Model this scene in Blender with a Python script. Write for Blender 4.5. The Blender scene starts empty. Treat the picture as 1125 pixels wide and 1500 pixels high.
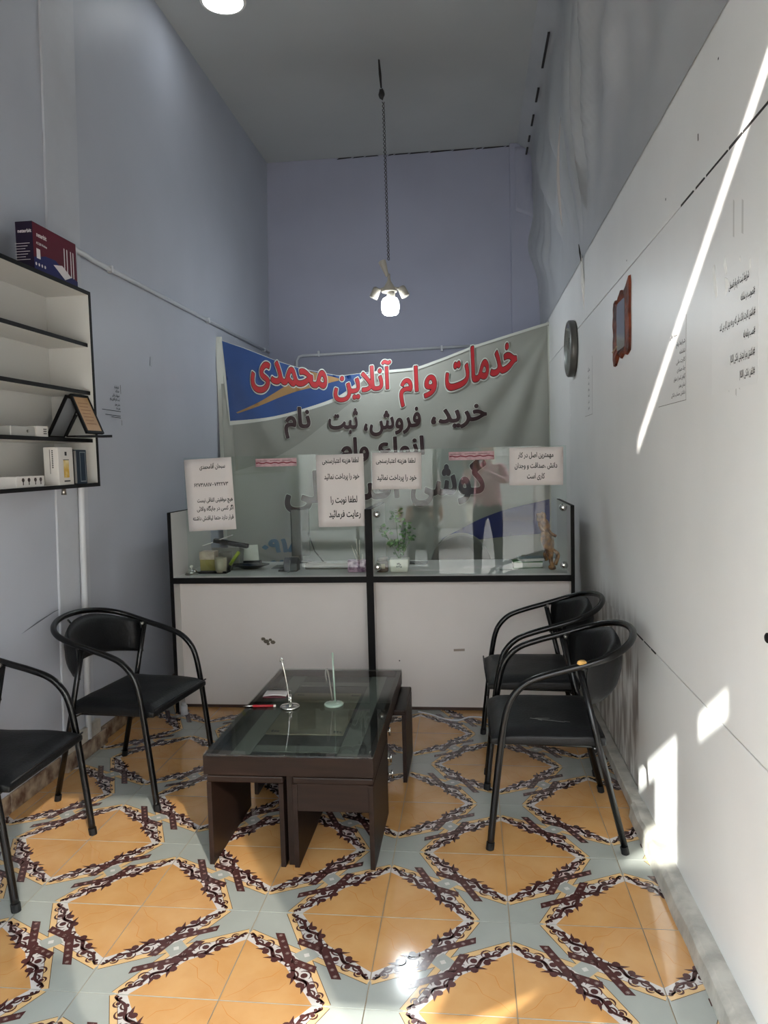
import bpy, bmesh, math, random, unicodedata
import numpy as np
from mathutils import Vector, Matrix, noise
random.seed(7)
sc = bpy.context.scene
PI = math.pi

# ------------------------------------------------------------------ camera
YAW, PITCH, ROLL, FPX, CAMH = .11594, .06985, -.02608, 1094.1, 1.5
fw = Vector((-math.sin(YAW)*math.cos(PITCH), math.cos(YAW)*math.cos(PITCH), -math.sin(PITCH)))
rt = Vector((math.cos(YAW), math.sin(YAW), 0)); up = rt.cross(fw)
ra = rt*math.cos(ROLL)+up*math.sin(ROLL); ub = -rt*math.sin(ROLL)+up*math.cos(ROLL)
cd = bpy.data.cameras.new('camera'); cam = bpy.data.objects.new('camera', cd)
M = Matrix((ra, ub, -fw)).transposed().to_4x4(); M.translation = Vector((0, 0, CAMH))
cam.matrix_world = M
cd.sensor_fit = 'VERTICAL'; cd.sensor_height = 36; cd.lens = 36*FPX/1500; cd.clip_start = .02
sc.collection.objects.link(cam); sc.camera = cam

# ------------------------------------------------------------------ light
w = bpy.data.worlds.new('sky'); sc.world = w; w.use_nodes = True
bg = w.node_tree.nodes['Background']; bg.inputs[0].default_value = (.87, .93, 1, 1); bg.inputs[1].default_value = 11

def sun(name, d, energy, col, ang):
    l = bpy.data.lights.new(name, 'SUN'); l.energy = energy; l.color = col; l.angle = ang
    o = bpy.data.objects.new(name, l); o.rotation_euler = Vector(d).to_track_quat('-Z', 'Y').to_euler()
    o.location = (0, -6, 8); sc.collection.objects.link(o)
sun('sun', (.90, 1, -.64), 14, (1, .95, .88), .013)
sun('added_sun_lamp', (-.62, 1, -.71), 3.0, (1, .93, .80), .012)   # extra sun lamp added for light triangles by the coffee table; source not modelled

sc.view_settings.view_transform = 'Standard'; sc.view_settings.look = 'None'
sc.view_settings.gamma = 1; sc.view_settings.use_curve_mapping = False
sc.view_settings.exposure = .22

def point(name, loc, e, col, r):
    l = bpy.data.lights.new(name, 'POINT'); l.energy = e; l.color = col; l.shadow_soft_size = r
    o = bpy.data.objects.new(name, l); o.location = loc; sc.collection.objects.link(o)
    return o

# ------------------------------------------------------------------ materials
def srgb(r, g, b):
    f = lambda c: (c/255/12.92) if c/255 <= .04045 else ((c/255+.055)/1.055)**2.4
    return (f(r), f(g), f(b), 1)
MATS = {}
def mat(name, col, rough=.6, metal=0, spec=.5, noise_amt=0, nscale=8, bump=0, bscale=60, coat=0, emit=0, col2=None, ndet=4, stretch=None):
    if name in MATS: return MATS[name]
    m = bpy.data.materials.new(name); m.use_nodes = True; MATS[name] = m
    nt = m.node_tree; p = nt.nodes['Principled BSDF']
    p.inputs['Base Color'].default_value = col; p.inputs['Roughness'].default_value = rough
    p.inputs['Metallic'].default_value = metal; p.inputs['Specular IOR Level'].default_value = spec
    p.inputs['Coat Weight'].default_value = coat; p.inputs['Coat Roughness'].default_value = .05
    if emit:
        p.inputs['Emission Color'].default_value = col; p.inputs['Emission Strength'].default_value = emit
    tc = nt.nodes.new('ShaderNodeTexCoord')
    src = tc.outputs['Object']
    if stretch:
        mp = nt.nodes.new('ShaderNodeMapping'); mp.inputs['Scale'].default_value = stretch
        nt.links.new(src, mp.inputs[0]); src = mp.outputs[0]
    if noise_amt or col2:
        n = nt.nodes.new('ShaderNodeTexNoise'); n.inputs['Scale'].default_value = nscale; n.inputs['Detail'].default_value = ndet
        nt.links.new(src, n.inputs['Vector'])
        mx = nt.nodes.new('ShaderNodeMix'); mx.data_type = 'RGBA'
        mx.inputs['A'].default_value = col
        c2 = col2 or tuple(c*(1-noise_amt) for c in col[:3])+(1,)
        mx.inputs['B'].default_value = c2
        r = nt.nodes.new('ShaderNodeValToRGB'); r.color_ramp.elements[0].position = .38; r.color_ramp.elements[1].position = .66
        nt.links.new(n.outputs['Fac'], r.inputs[0]); nt.links.new(r.outputs[0], mx.inputs['Factor'])
        nt.links.new(mx.outputs['Result'], p.inputs['Base Color'])
    if bump:
        n2 = nt.nodes.new('ShaderNodeTexNoise'); n2.inputs['Scale'].default_value = bscale; n2.inputs['Detail'].default_value = 3
        nt.links.new(src, n2.inputs['Vector'])
        b = nt.nodes.new('ShaderNodeBump'); b.inputs['Strength'].default_value = bump; b.inputs['Distance'].default_value = .01
        nt.links.new(n2.outputs['Fac'], b.inputs['Height']); nt.links.new(b.outputs[0], p.inputs['Normal'])
    return m
def glass_mat(name, tint=(.90, .96, .94, 1), ior=1.5, rough=0, gain=1.0):
    # thin clear glass: lets light through, reflects by the Fresnel law
    m = bpy.data.materials.new(name); m.use_nodes = True; nt = m.node_tree; nt.nodes.clear(); MATS[name] = m
    o = nt.nodes.new('ShaderNodeOutputMaterial'); t = nt.nodes.new('ShaderNodeBsdfTransparent'); g = nt.nodes.new('ShaderNodeBsdfGlossy')
    t.inputs[0].default_value = tint; g.inputs['Roughness'].default_value = rough
    f = nt.nodes.new('ShaderNodeFresnel'); f.inputs[0].default_value = ior
    ge = nt.nodes.new('ShaderNodeNewGeometry')
    bf = nt.nodes.new('ShaderNodeMath'); bf.operation = 'SUBTRACT'; bf.inputs[0].default_value = 1
    nt.links.new(ge.outputs['Backfacing'], bf.inputs[1])
    mu = nt.nodes.new('ShaderNodeMath'); mu.operation = 'MULTIPLY'
    nt.links.new(f.outputs[0], mu.inputs[0]); nt.links.new(bf.outputs[0], mu.inputs[1])
    mg = nt.nodes.new('ShaderNodeMath'); mg.operation = 'MULTIPLY'; mg.inputs[1].default_value = gain
    nt.links.new(mu.outputs[0], mg.inputs[0])
    mx = nt.nodes.new('ShaderNodeMixShader')
    nt.links.new(mg.outputs[0], mx.inputs[0]); nt.links.new(t.outputs[0], mx.inputs[1]); nt.links.new(g.outputs[0], mx.inputs[2])
    nt.links.new(mx.outputs[0], o.inputs[0])
    return m

def wall_right_mat():
    m = mat('right_wall_panel', srgb(226, 226, 224), .42, bump=.08, bscale=5, noise_amt=.05, nscale=2)
    nt = m.node_tree; p = nt.nodes['Principled BSDF']
    base = p.inputs['Base Color'].links[0].from_socket
    tc = nt.nodes.new('ShaderNodeTexCoord'); sp = nt.nodes.new('ShaderNodeSeparateXYZ'); nt.links.new(tc.outputs['Object'], sp.inputs[0])
    def mr(sock, a, b, c, d):
        n = nt.nodes.new('ShaderNodeMapRange'); n.inputs[1].default_value = a; n.inputs[2].default_value = b; n.inputs[3].default_value = c; n.inputs[4].default_value = d
        n.interpolation_type = 'SMOOTHSTEP'; nt.links.new(sock, n.inputs[0]); return n.outputs[0]
    def mul(a, b):
        n = nt.nodes.new('ShaderNodeMath'); n.operation = 'MULTIPLY'; nt.links.new(a, n.inputs[0])
        if hasattr(b, 'is_linked'): nt.links.new(b, n.inputs[1])
        else: n.inputs[1].default_value = b
        return n.outputs[0]
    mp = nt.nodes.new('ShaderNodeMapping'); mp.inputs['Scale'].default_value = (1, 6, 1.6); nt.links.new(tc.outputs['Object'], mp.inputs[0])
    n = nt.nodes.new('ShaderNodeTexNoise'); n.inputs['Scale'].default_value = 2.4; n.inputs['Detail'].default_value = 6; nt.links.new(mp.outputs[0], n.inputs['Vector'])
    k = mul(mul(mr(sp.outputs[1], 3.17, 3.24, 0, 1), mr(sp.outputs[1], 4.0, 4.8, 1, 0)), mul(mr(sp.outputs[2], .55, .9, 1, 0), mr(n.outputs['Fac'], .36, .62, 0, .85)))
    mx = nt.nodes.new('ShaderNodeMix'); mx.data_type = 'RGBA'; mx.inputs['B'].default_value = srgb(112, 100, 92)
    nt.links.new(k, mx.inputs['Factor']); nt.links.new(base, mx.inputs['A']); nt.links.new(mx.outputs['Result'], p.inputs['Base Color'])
    return m

BLACK = mat('black_vinyl', srgb(15, 16, 18), .5, spec=.3, bump=.15, bscale=90, noise_amt=.3, nscale=5)
TUBE = mat('black_enamel', srgb(11, 11, 12), .26, spec=.35)
EDGE = mat('black_edge_band', srgb(15, 14, 15), .6, spec=.15)
WHITE = mat('white_board', srgb(205, 198, 194), .45, noise_amt=.04, nscale=3)
SHELFW = mat('shelf_white_board', srgb(193, 191, 187), .28)
BLUEW = mat('blue_grey_paint', srgb(172, 176, 186), .5, bump=.10, bscale=7, noise_amt=.06, nscale=1.6)
BACKW = mat('lavender_paint', srgb(156, 158, 176), .55, bump=.1, bscale=6, noise_amt=.07, nscale=1.3)
CEIL = mat('ceiling_paint', srgb(176, 178, 178), .7, bump=.1, bscale=4, noise_amt=.08, nscale=1)
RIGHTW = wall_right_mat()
SHEET = mat('nylon_sheet', srgb(170, 172, 174), .38, noise_amt=.10, nscale=2.2, spec=.4)
CRACK = mat('crack_dark', srgb(45, 42, 42), .9)
JOINT = mat('joint_grey', srgb(120, 116, 112), .8)
STONE = mat('curb_stone', srgb(190, 186, 176), .5, noise_amt=.35, nscale=14, bump=.3, bscale=30)
PLASTER = mat('rough_plaster', srgb(176, 168, 156), .8, noise_amt=.35, nscale=9, bump=.5, bscale=40)
PIPE = mat('white_pvc', srgb(200, 202, 206), .35)
CHROME = mat('chrome', srgb(210, 210, 205), .12, metal=1)
STEEL = mat('brushed_steel', srgb(150, 148, 142), .32, metal=1)
WOOD = mat('dark_wenge_wood', srgb(36, 23, 17), .45, spec=.2, noise_amt=.35, nscale=6, stretch=(1, 1, 9), ndet=6)
WOODD = mat('dark_top_board', srgb(17, 15, 14), .4)
PAPER = mat('white_paper', srgb(216, 209, 207), .7, noise_amt=.04, nscale=6)
INK = mat('black_ink', srgb(22, 20, 22), .7)
FROST = mat('frosted_band', srgb(106, 110, 103), .5)
CARD = mat('printed_centre', srgb(128, 122, 102), .5, noise_amt=.25, nscale=9)
GLASS = glass_mat('counter_glass', (.93, .965, .95, 1), 1.52, 0, 1.1)
TGLASS = glass_mat('table_glass', (.86, .885, .87, 1), 1.5)
CLEAR = glass_mat('window_glass', (.93, .96, .96, 1), 1.45)

# ------------------------------------------------------------------ mesh helpers
class MB:
    def __init__(s): s.v = []; s.f = []; s.m = []
    def add(s, vs, fs, mi=0):
        o = len(s.v); s.v += [tuple(v) for v in vs]; s.f += [tuple(i+o for i in f) for f in fs]; s.m += [mi]*len(fs); return s
    def box(s, x0, x1, y0, y1, z0, z1, mi=0, T=None):
        vs = [Vector((x, y, z)) for z in (z0, z1) for y in (y0, y1) for x in (x0, x1)]
        if T: vs = [T @ v for v in vs]
        return s.add(vs, [(0, 2, 3, 1), (4, 5, 7, 6), (0, 1, 5, 4), (2, 6, 7, 3), (0, 4, 6, 2), (1, 3, 7, 5)], mi)
    def tube(s, pts, r, n=10, mi=0, cap=True, closed=False):
        pts = [Vector(p) for p in pts]; rr = r if isinstance(r, (list, tuple)) else [r]*len(pts)
        N = len(pts); rings = []; prev = None
        for i, p in enumerate(pts):
            if closed: t = (pts[(i+1) % N]-pts[i-1])
            else: t = pts[min(i+1, N-1)]-pts[max(i-1, 0)]
            t.normalize()
            if prev is None:
                a = Vector((0, 0, 1)) if abs(t.z) < .9 else Vector((1, 0, 0)); u = t.cross(a).normalized()
            else: u = (prev-t*prev.dot(t)).normalized()
            prev = u; v = t.cross(u)
            rings.append([p+(u*math.cos(2*PI*k/n)+v*math.sin(2*PI*k/n))*rr[i] for k in range(n)])
        vs = [q for rg in rings for q in rg]; fs = []
        for i in range(N if closed else N-1):
            for k in range(n):
                a = i*n+k; b = i*n+(k+1) % n; c = ((i+1) % N)*n+(k+1) % n; d = ((i+1) % N)*n+k
                fs.append((a, b, c, d))
        if cap and not closed: fs += [tuple(range(n-1, -1, -1)), tuple((N-1)*n+k for k in range(n))]
        return s.add(vs, fs, mi)
    def lathe(s, prof, n=24, c=(0, 0, 0), T=None, mi=0):
        vs = []; fs = []; c = Vector(c)
        for r, z in prof:
            for k in range(n):
                v = Vector((r*math.cos(2*PI*k/n), r*math.sin(2*PI*k/n), z))
                vs.append((T @ v if T else v)+c)
        for i in range(len(prof)-1):
            for k in range(n): fs.append((i*n+k, i*n+(k+1) % n, (i+1)*n+(k+1) % n, (i+1)*n+k))
        fs += [tuple(range(n-1, -1, -1)), tuple((len(prof)-1)*n+k for k in range(n))]
        return s.add(vs, fs, mi)
    def prism(s, poly, f, d0, d1, mi=0):
        """poly of (a,b); f(a,b,d)->xyz"""
        n = len(poly); vs = [f(a, b, d0) for a, b in poly]+[f(a, b, d1) for a, b in poly]
        return s.add(vs, [tuple(range(n-1, -1, -1)), tuple(range(n, 2*n))]+[(i, (i+1) % n, n+(i+1) % n, n+i) for i in range(n)], mi)
    def grid(s, nu, nv, f, mi=0):
        vs = [f(i/nu, j/nv) for j in range(nv+1) for i in range(nu+1)]
        fs = [(j*(nu+1)+i, j*(nu+1)+i+1, (j+1)*(nu+1)+i+1, (j+1)*(nu+1)+i) for j in range(nv) for i in range(nu)]
        return s.add(vs, fs, mi)
    def build(s, name, mats, parent=None, bevel=0, smooth=False, loc=None, subsurf=0, solid=0):
        me = bpy.data.meshes.new(name); me.from_pydata(s.v, [], s.f)
        if not isinstance(mats, (list, tuple)): mats = [mats]
        for m in mats: me.materials.append(m)
        for p, mi in zip(me.polygons, s.m): p.material_index = mi; p.use_smooth = smooth
        bm = bmesh.new(); bm.from_mesh(me); bmesh.ops.recalc_face_normals(bm, faces=bm.faces); bm.to_mesh(me); bm.free()
        o = bpy.data.objects.new(name, me); sc.collection.objects.link(o)
        if parent: o.parent = parent
        if loc: o.location = loc
        if solid:
            md = o.modifiers.new('solid', 'SOLIDIFY'); md.thickness = solid; md.offset = 0
        if bevel:
            md = o.modifiers.new('bevel', 'BEVEL'); md.width = bevel; md.segments = 2; md.limit_method = 'ANGLE'
        if subsurf:
            md = o.modifiers.new('sub', 'SUBSURF'); md.levels = md.render_levels = subsurf
        return o
def tag(o, label, cat, group=None, kind=None):
    o['label'] = label; o['category'] = cat
    if group: o['group'] = group
    if kind: o['kind'] = kind
    return o
def thing(name, label, cat, loc=(0, 0, 0), rz=0, group=None):
    o = bpy.data.objects.new(name, None); sc.collection.objects.link(o); o.location = loc; o.rotation_euler = (0, 0, rz)
    o.empty_display_size = .05
    return tag(o, label, cat, group)
def struct(o): o['kind'] = 'structure'; return o
def copy_tree(o, parent=None):
    c = o.copy(); sc.collection.objects.link(c); c.parent = parent
    for ch in list(o.children): copy_tree(ch, c)
    return c
def bez(pts, n=6):
    """Catmull-Rom through points"""
    P = [Vector(p) for p in pts]; P = [P[0]*2-P[1]]+P+[P[-1]*2-P[-2]]; out = []
    for i in range(1, len(P)-2):
        for k in range(n):
            t = k/n; a, b, c, d = P[i-1:i+3]
            out.append(.5*((2*b)+(c-a)*t+(2*a-5*b+4*c-d)*t*t+(3*b-a-3*c+d)*t**3))
    out.append(P[-2]); return out

# ------------------------------------------------------------------ Persian lettering (joined letter forms)
FORMS = {}
for rng in (range(0xFB50, 0xFC00), range(0xFE70, 0xFEFD)):
    for cp in rng:
        dc = unicodedata.decomposition(chr(cp)).split()
        if len(dc) >= 2 and dc[0] in ('<isolated>', '<final>', '<initial>', '<medial>'):
            FORMS.setdefault(''.join(chr(int(x, 16)) for x in dc[1:]), {})[dc[0][1:-1]] = chr(cp)
def shape(s):
    s = s.replace('ی', 'ی'); toks = []; i = 0
    while i < len(s):
        if s[i] == 'ل' and i+1 < len(s) and s[i:i+2] in FORMS and s[i+1] in 'اآأ': toks.append(s[i:i+2]); i += 2
        else: toks.append(s[i]); i += 1
    def dual(t): return t in FORMS and 'initial' in FORMS[t]
    def joins(t): return t in FORMS and 'final' in FORMS[t]
    out = []
    for k, t in enumerate(toks):
        if t not in FORMS: out.append(t); continue
        p = k > 0 and dual(toks[k-1]) and joins(t); n = k+1 < len(toks) and dual(t) and joins(toks[k+1])
        out.append(FORMS[t].get('medial' if p and n else 'final' if p else 'initial' if n else 'isolated', t))
    # numbers run left to right inside the reversed line
    res = []; num = []
    for c in out[::-1]:
        if c in '۰۱۲۳۴۵۶۷۸۹0123456789': num.insert(0, c)
        else: res += num; num = []; res.append(c)
    return ''.join(res+num)
OUTL = {}
def outline(s, latin):
    if (s, latin) in OUTL: return OUTL[(s, latin)]
    c = bpy.data.curves.new('writing', 'FONT'); c.body = s if latin else shape(s); c.size = 1; c.resolution_u = 3; c.fill_mode = 'NONE'
    o = bpy.data.objects.new('writing', c); sc.collection.objects.link(o); bpy.context.view_layer.update()
    me = bpy.data.meshes.new_from_object(o.evaluated_get(bpy.context.evaluated_depsgraph_get()))
    n = len(me.vertices); nxt = [-1]*n
    for e in me.edges:
        i, j = sorted(e.vertices)
        if j == i+1: nxt[i] = j
        else: nxt[j] = i              # closing edge of a loop
    co = [v.co.copy() for v in me.vertices]
    A = np.array([[co[i].x, co[i].y, co[nxt[i]].x, co[nxt[i]].y] for i in range(n) if nxt[i] >= 0])
    bpy.data.objects.remove(o); bpy.data.curves.remove(c); bpy.data.meshes.remove(me); OUTL[(s, latin)] = A
    return A
FIELD = {}
def glyphs(s, bold=0.0, latin=False, cell=.024, run=40):
    """solid letter shapes: distance field of the outlines, contoured cell by cell (overlapping strokes are merged)"""
    A = outline(s, latin)
    if not len(A): return [], []
    key = (s, latin, cell)
    if key not in FIELD:
        m = .10; x0, y0 = min(A[:, 0].min(), A[:, 2].min())-m, A[:, 1].min()-m; x1, y1 = A[:, 0].max()+m, A[:, 1].max()+m
        nx, ny = int((x1-x0)/cell)+2, int((y1-y0)/cell)+2
        X = x0+cell*np.arange(nx); Y = y0+cell*np.arange(ny); PX, PY = np.meshgrid(X, Y); D = np.full(PX.shape, 9.); W = np.zeros(PX.shape, int)
        for ax_, ay_, bx_, by_ in A:
            i0, i1 = max(0, int((min(ax_, bx_)-m*1.5-x0)/cell)), min(nx, int((max(ax_, bx_)+m*1.5-x0)/cell)+2); j0, j1 = max(0, int((min(ay_, by_)-m*1.5-y0)/cell)), min(ny, int((max(ay_, by_)+m*1.5-y0)/cell)+2)
            px = PX[j0:j1, i0:i1]; py = PY[j0:j1, i0:i1]; dx, dy = bx_-ax_, by_-ay_; L2 = dx*dx+dy*dy+1e-12
            t = np.clip(((px-ax_)*dx+(py-ay_)*dy)/L2, 0, 1); d = np.hypot(px-ax_-t*dx, py-ay_-t*dy); D[j0:j1, i0:i1] = np.minimum(D[j0:j1, i0:i1], d)
            rows = np.nonzero((Y >= min(ay_, by_)) & (Y < max(ay_, by_)))[0]
            for r in rows:
                xc = ax_+(Y[r]-ay_)*dx/dy; W[r, X < xc] += 1 if dy > 0 else -1
        FIELD[key] = (x0, y0, nx, ny, np.where(W != 0, -D, D))
    x0, y0, nx, ny, F0 = FIELD[key]; F = F0-max(bold, .003)
    vs = []; fs = []; vid = {}
    def pt(x, y):
        k = (round(x, 5), round(y, 5))
        if k not in vid: vid[k] = len(vs); vs.append(Vector((x0+x*cell, y0+y*cell, 0)))
        return vid[k]
    IN = F < 0
    for j in range(ny-1):
        i = 0; cnt = IN[j, :-1].astype(int)+IN[j, 1:]+IN[j+1, :-1]+IN[j+1, 1:]
        while i < nx-1:
            if cnt[i] == 0: i += 1; continue
            if cnt[i] == 4:
                k = i
                while k < nx-1 and cnt[k] == 4 and k-i < run: k += 1
                fs.append((pt(i, j), pt(k, j), pt(k, j+1), pt(i, j+1))); i = k; continue
            q = [(i, j), (i+1, j), (i+1, j+1), (i, j+1)]; f = [F[b_, a_] for a_, b_ in q]; poly = []
            for n in range(4):
                (ax_, ay_), (bx_, by_) = q[n], q[(n+1) % 4]; fa, fb = f[n], f[(n+1) % 4]
                if fa < 0: poly.append(pt(ax_, ay_))
                if (fa < 0) != (fb < 0): t = fa/(fa-fb); poly.append(pt(ax_+(bx_-ax_)*t, ay_+(by_-ay_)*t))
            poly = list(dict.fromkeys(poly))
            if len(poly) > 2: fs.append(tuple(poly))
            i += 1
    return vs, fs
def write(mb, s, x0, x1, yb, h=None, f=None, bold=0.01, latin=False, mi=0, d=0, slope=0, res=3, hmax=None):
    """lettering from x0 to x1 on baseline yb; f(a,b,d) -> xyz.  h = letter size (em) else width driven"""
    vs, fs = glyphs(s, bold, latin, .028)
    if not vs: return
    ax = min(v.x for v in vs); bx = max(v.x for v in vs)
    k = (x1-x0)/(bx-ax); kh = h if h else k
    out = []
    for v in vs:
        X = x0+(v.x-ax)*k; Y = yb+v.y*kh+slope*(X-(x0+x1)/2)
        out.append(f(X, Y, d+v.z*.00025))
    mb.add(out, fs, mi)

# ================================================================== ROOM SHELL
YB = 7.35; ZC = 4.42; XR = .69; YF = .40
def XL(z): return -2.03+.025*z
mb = MB(); mb.add([(XL(z)-dx, y, z) for z in (-.1, 4.6) for y in (YF, YB+.2) for dx in (0, .25)], [(0, 1, 3, 2), (4, 6, 7, 5), (0, 4, 5, 1), (2, 3, 7, 6), (0, 2, 6, 4), (1, 5, 7, 3)])
struct(mb.build('wall_left', BLUEW))
def yb_(x): return YB
struct(MB().box(-2.3, 1.0, YB, YB+.2, -.1, 4.6).build('wall_back', BACKW))
struct(MB().box(XR+.012, XR+.25, YF, YB+.2, -.1, 4.6).build('wall_right', RIGHTW))
struct(MB().box(-2.3, 1.0, YF-.1, YB+.2, ZC, ZC+.15).build('ceiling', CEIL))
# lining boards of the right wall: three courses with thin open joints between
rw = thing('wall_lining', 'smooth white boards lining the right wall with thin dark joints', 'wall lining', (XR, 0, 0)); rw['kind'] = 'structure'
def lin(n, y0, y1, z0, z1, t=.012):
    MB().box(0, t+.002, y0, y1, z0, z1).build('lining_board', RIGHTW, rw, bevel=.002)
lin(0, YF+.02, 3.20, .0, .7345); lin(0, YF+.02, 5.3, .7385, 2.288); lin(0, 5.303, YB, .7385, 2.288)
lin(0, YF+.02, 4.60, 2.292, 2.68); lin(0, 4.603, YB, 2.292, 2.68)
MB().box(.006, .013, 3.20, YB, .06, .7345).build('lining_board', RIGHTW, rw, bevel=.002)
mb = MB()
random.seed(3)
for z, y0, y1 in ((2.290, 1.7, 2.55), (.7365, 2.9, 3.3)):
    y = y0
    while y < y1:
        L = random.uniform(.06, .2); hh = random.uniform(.002, .0045); mb.box(-.0006, .002, y, y+L, z-hh, z+hh); y += L+random.uniform(.0, .03)
mb.build('joint_crack', CRACK, rw)
mb = MB()
for (y, z, hh) in ((2.38, 2.42, .02), (2.75, 2.37, .008), (2.2, 2.56, .006), (3.4, 2.33, .006)):
    mb.box(-.0006, .001, y, y+.006, z, z+hh)
mb.build('scratch', CRACK, rw)
# old tape and glue marks on the lining
mb = MB()
def fr(a, b, d): return (-.0002-d, a, b)
for (y, z, wy, hz, sl) in ((2.005, 2.04, .012, .09, .0), (2.07, 2.05, .010, .10, 0), (1.955, 1.80, .03, .09, -.02), (2.19, 1.80, .03, .03, 0), (2.16, 1.66, .02, .08, .01), (2.10, 1.655, .008, .07, 0), (2.045, 1.64, .008, .11, 0), (2.02, 1.655, .012, .10, .01), (1.985, 1.66, .01, .09, 0), (1.95, 1.70, .012, .12, -.02)):
    mb.prism([(y, z), (y+wy, z+.006), (y+wy+sl, z+hz), (y+sl, z+hz-.008)], fr, 0, .0001)
mb.build('glue_mark', mat('glue_grey', srgb(192, 191, 188), .5), rw)
mb = MB()
for pl in ([(2.240, 2.01), (2.225, 2.02), (2.205, 1.96), (2.20, 1.93), (2.212, 1.925), (2.232, 1.965)], [(2.150, 2.00), (2.135, 2.02), (2.12, 1.975), (2.135, 1.97)], [(2.138, 1.965), (2.115, 1.955), (2.11, 1.94), (2.13, 1.915)], [(2.03, 1.985), (2.022, 1.99), (2.02, 1.975)], [(1.96, 1.965), (1.952, 1.968), (1.953, 1.945), (1.960, 1.943)]):
    mb.prism(pl, fr, 0, .0008)
mb.build('white_patch', mat('patch_white', srgb(245, 245, 242), .6), rw)  # small irregular white patches on the lining

# nylon sheet hung over the upper right wall, pleated towards a knot
KY, KZ = 4.62, 2.66
def sheet(u, v):
    y = YF+.05+(YB-.03-YF-.05)*u; z = 2.665+(ZC-2.665)*v
    env = max(0, math.sin(PI*min(1, v*1.02)))**1.6
    dy = y-KY
    ang = math.atan2(dy, (z-KZ)+.25)
    fold = .034*math.sin(ang*17)+.014*math.sin(ang*37+1.2)+.010*math.sin(y*19+.6*math.sin(z*2))
    big = .05*math.exp(-((y-3.4)/1.0)**2)*math.sin(PI*v)**2+.02*math.exp(-((y-5.6)/1.4)**2)*(.5+.5*math.sin(y*13+.5*math.sin(z*2.2)))*math.sin(PI*min(1, v*1.02)) if v < .97 else 0
    x = XR-.004-.080*v**1.8-env*(.03+fold)-big
    if v > .93: x -= .12*((v-.93)/.07)**1.6
    return (min(x, XR-.003), y, z)
SH = MB().grid(200, 26, sheet).build('hanging_sheet', SHEET, smooth=True)
tag(SH, 'pale grey nylon sheet hung in pleats over the upper right wall', 'sheet')
for y0, L in ((5.25, .45), (6.0, .22), (6.45, .2), (6.85, .12), (7.1, .15)):
    MB().box(XR-.128, XR-.112, y0, y0+L, 4.285, 4.295).build('sheet_gap', CRACK, SH)
t = thing('sheet_tuft', 'pinched vertical tuft where the nylon sheet is gathered above the clock', 'sheet', (XR, KY, KZ))
MB().grid(4, 16, lambda u, v: (-.135-.02*math.sin(PI*v), -.10+.13*(u-.5)*math.sin(PI*v)**.8+.02*v, .16+.62*v)).build('torn_opening', mat('pale_lining', srgb(186, 176, 168), .7), t, smooth=True, solid=.001)
mb = MB()
for dy, x, r0, z0, z1 in ((0, -.010, .007, -.30, .0), (.022, -.004, .005, -.34, -.02), (-.022, -.006, .006, -.26, -.02)):
    mb.tube([(x+.012, dy*1.6, z0), (x, dy, (z0+z1)/2), (x-.004, dy*.3, z1+.02)], [.004, r0, r0*.6], 8)
mb.build('gathered_strip', RIGHTW, t, smooth=True)
MB().tube([(-.016, -.004, -.02), (-.022, 0, .03), (-.028, .003, .08)], [.002, .005, .002], 8).build('dark_slit', CRACK, t)

# pilaster strip on the left wall, corner chase on the back wall
mb = MB(); mb.add([(XL(z)+dx, y, z) for z in (0, ZC) for y in (3.40, 3.70) for dx in (-.02, .010)], [(0, 1, 3, 2), (4, 6, 7, 5), (0, 4, 5, 1), (2, 3, 7, 6), (0, 2, 6, 4), (1, 5, 7, 3)])
struct(mb.build('trim_1', mat('pilaster_paint', srgb(180, 183, 190), .5, noise_amt=.05), bevel=.004))
struct(MB().box(.42, XR+.01, YB-.05, YB+.01, 0, ZC).build('trim_2', BACKW, bevel=.006))
# uneven crack between back wall and ceiling
mb = MB(); random.seed(5); x = -1.62
while x < .5:
    L = random.uniform(.03, .22); th = random.uniform(.004, .016)
    if random.random() < .75: mb.add([(x, YB-.004, ZC-.012-th*.4), (x+L, YB-.004, ZC-.010), (x+L*.9, YB-.004, ZC+.0-.002), (x+.02, YB-.004, ZC-.004)], [(0, 1, 2, 3)])
    x += L
struct(mb.build('trim_3', CRACK, solid=.002))
t = thing('corner_plaster', 'peeling plaster lump in the upper right back corner', 'plaster', (.60, YB-.05, 4.1))
MB().grid(14, 14, lambda u, v: (-.13+.20*u, -.003-.03*(math.sin(PI*u)*math.sin(PI*v))**2*(1+.9*noise.noise((u*7, v*7, 0))), -.30+.58*v-.1*u*(1-v))).build('plaster_skin', BACKW, t, smooth=True, solid=.003)

# front of the shop: header over window and door with a narrow gap, cheek walls
FR = mat('front_render', srgb(190, 186, 178), .7, bump=.2)
mb = MB()
mb.box(-2.3, 1.0, YF-.14, YF, 2.04, 3.295); mb.box(-2.3, 1.0, YF-.14, YF, 3.43, 4.6); mb.box(-.50, 1.0, YF-.14, YF, 3.295, 3.43)
mb.box(-6, -2.0, YF-.2, YF, -.1, 4.8); mb.box(XR, 6, YF-.2, YF+.05, -.1, 4.8)
mb.box(-2.05, -1.96, YF-.14, YF, 0, 4.5)
struct(mb.build('wall_front', FR))
ALU = mat('storefront_aluminium', srgb(205, 205, 205), .35, metal=.4)
mb = MB(); mb.box(-.41, -.36, YF-.1, YF-.04, 0, 2.06); mb.box(-1.97, -1.92, YF-.1, YF-.04, 0, 2.06); mb.box(-1.97, -.36, YF-.1, YF-.04, 0, .30); mb.box(-1.97, -.36, YF-.1, YF-.04, 2.0, 2.06)
mb.box(-1.28, -1.25, YF-.09, YF-.05, .3, 2.0)
wf = struct(mb.build('window_1', ALU)); 
MB().box(-1.95, -.40, YF-.075, YF-.069, .28, 2.02).build('window_pane', CLEAR, wf)
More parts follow.
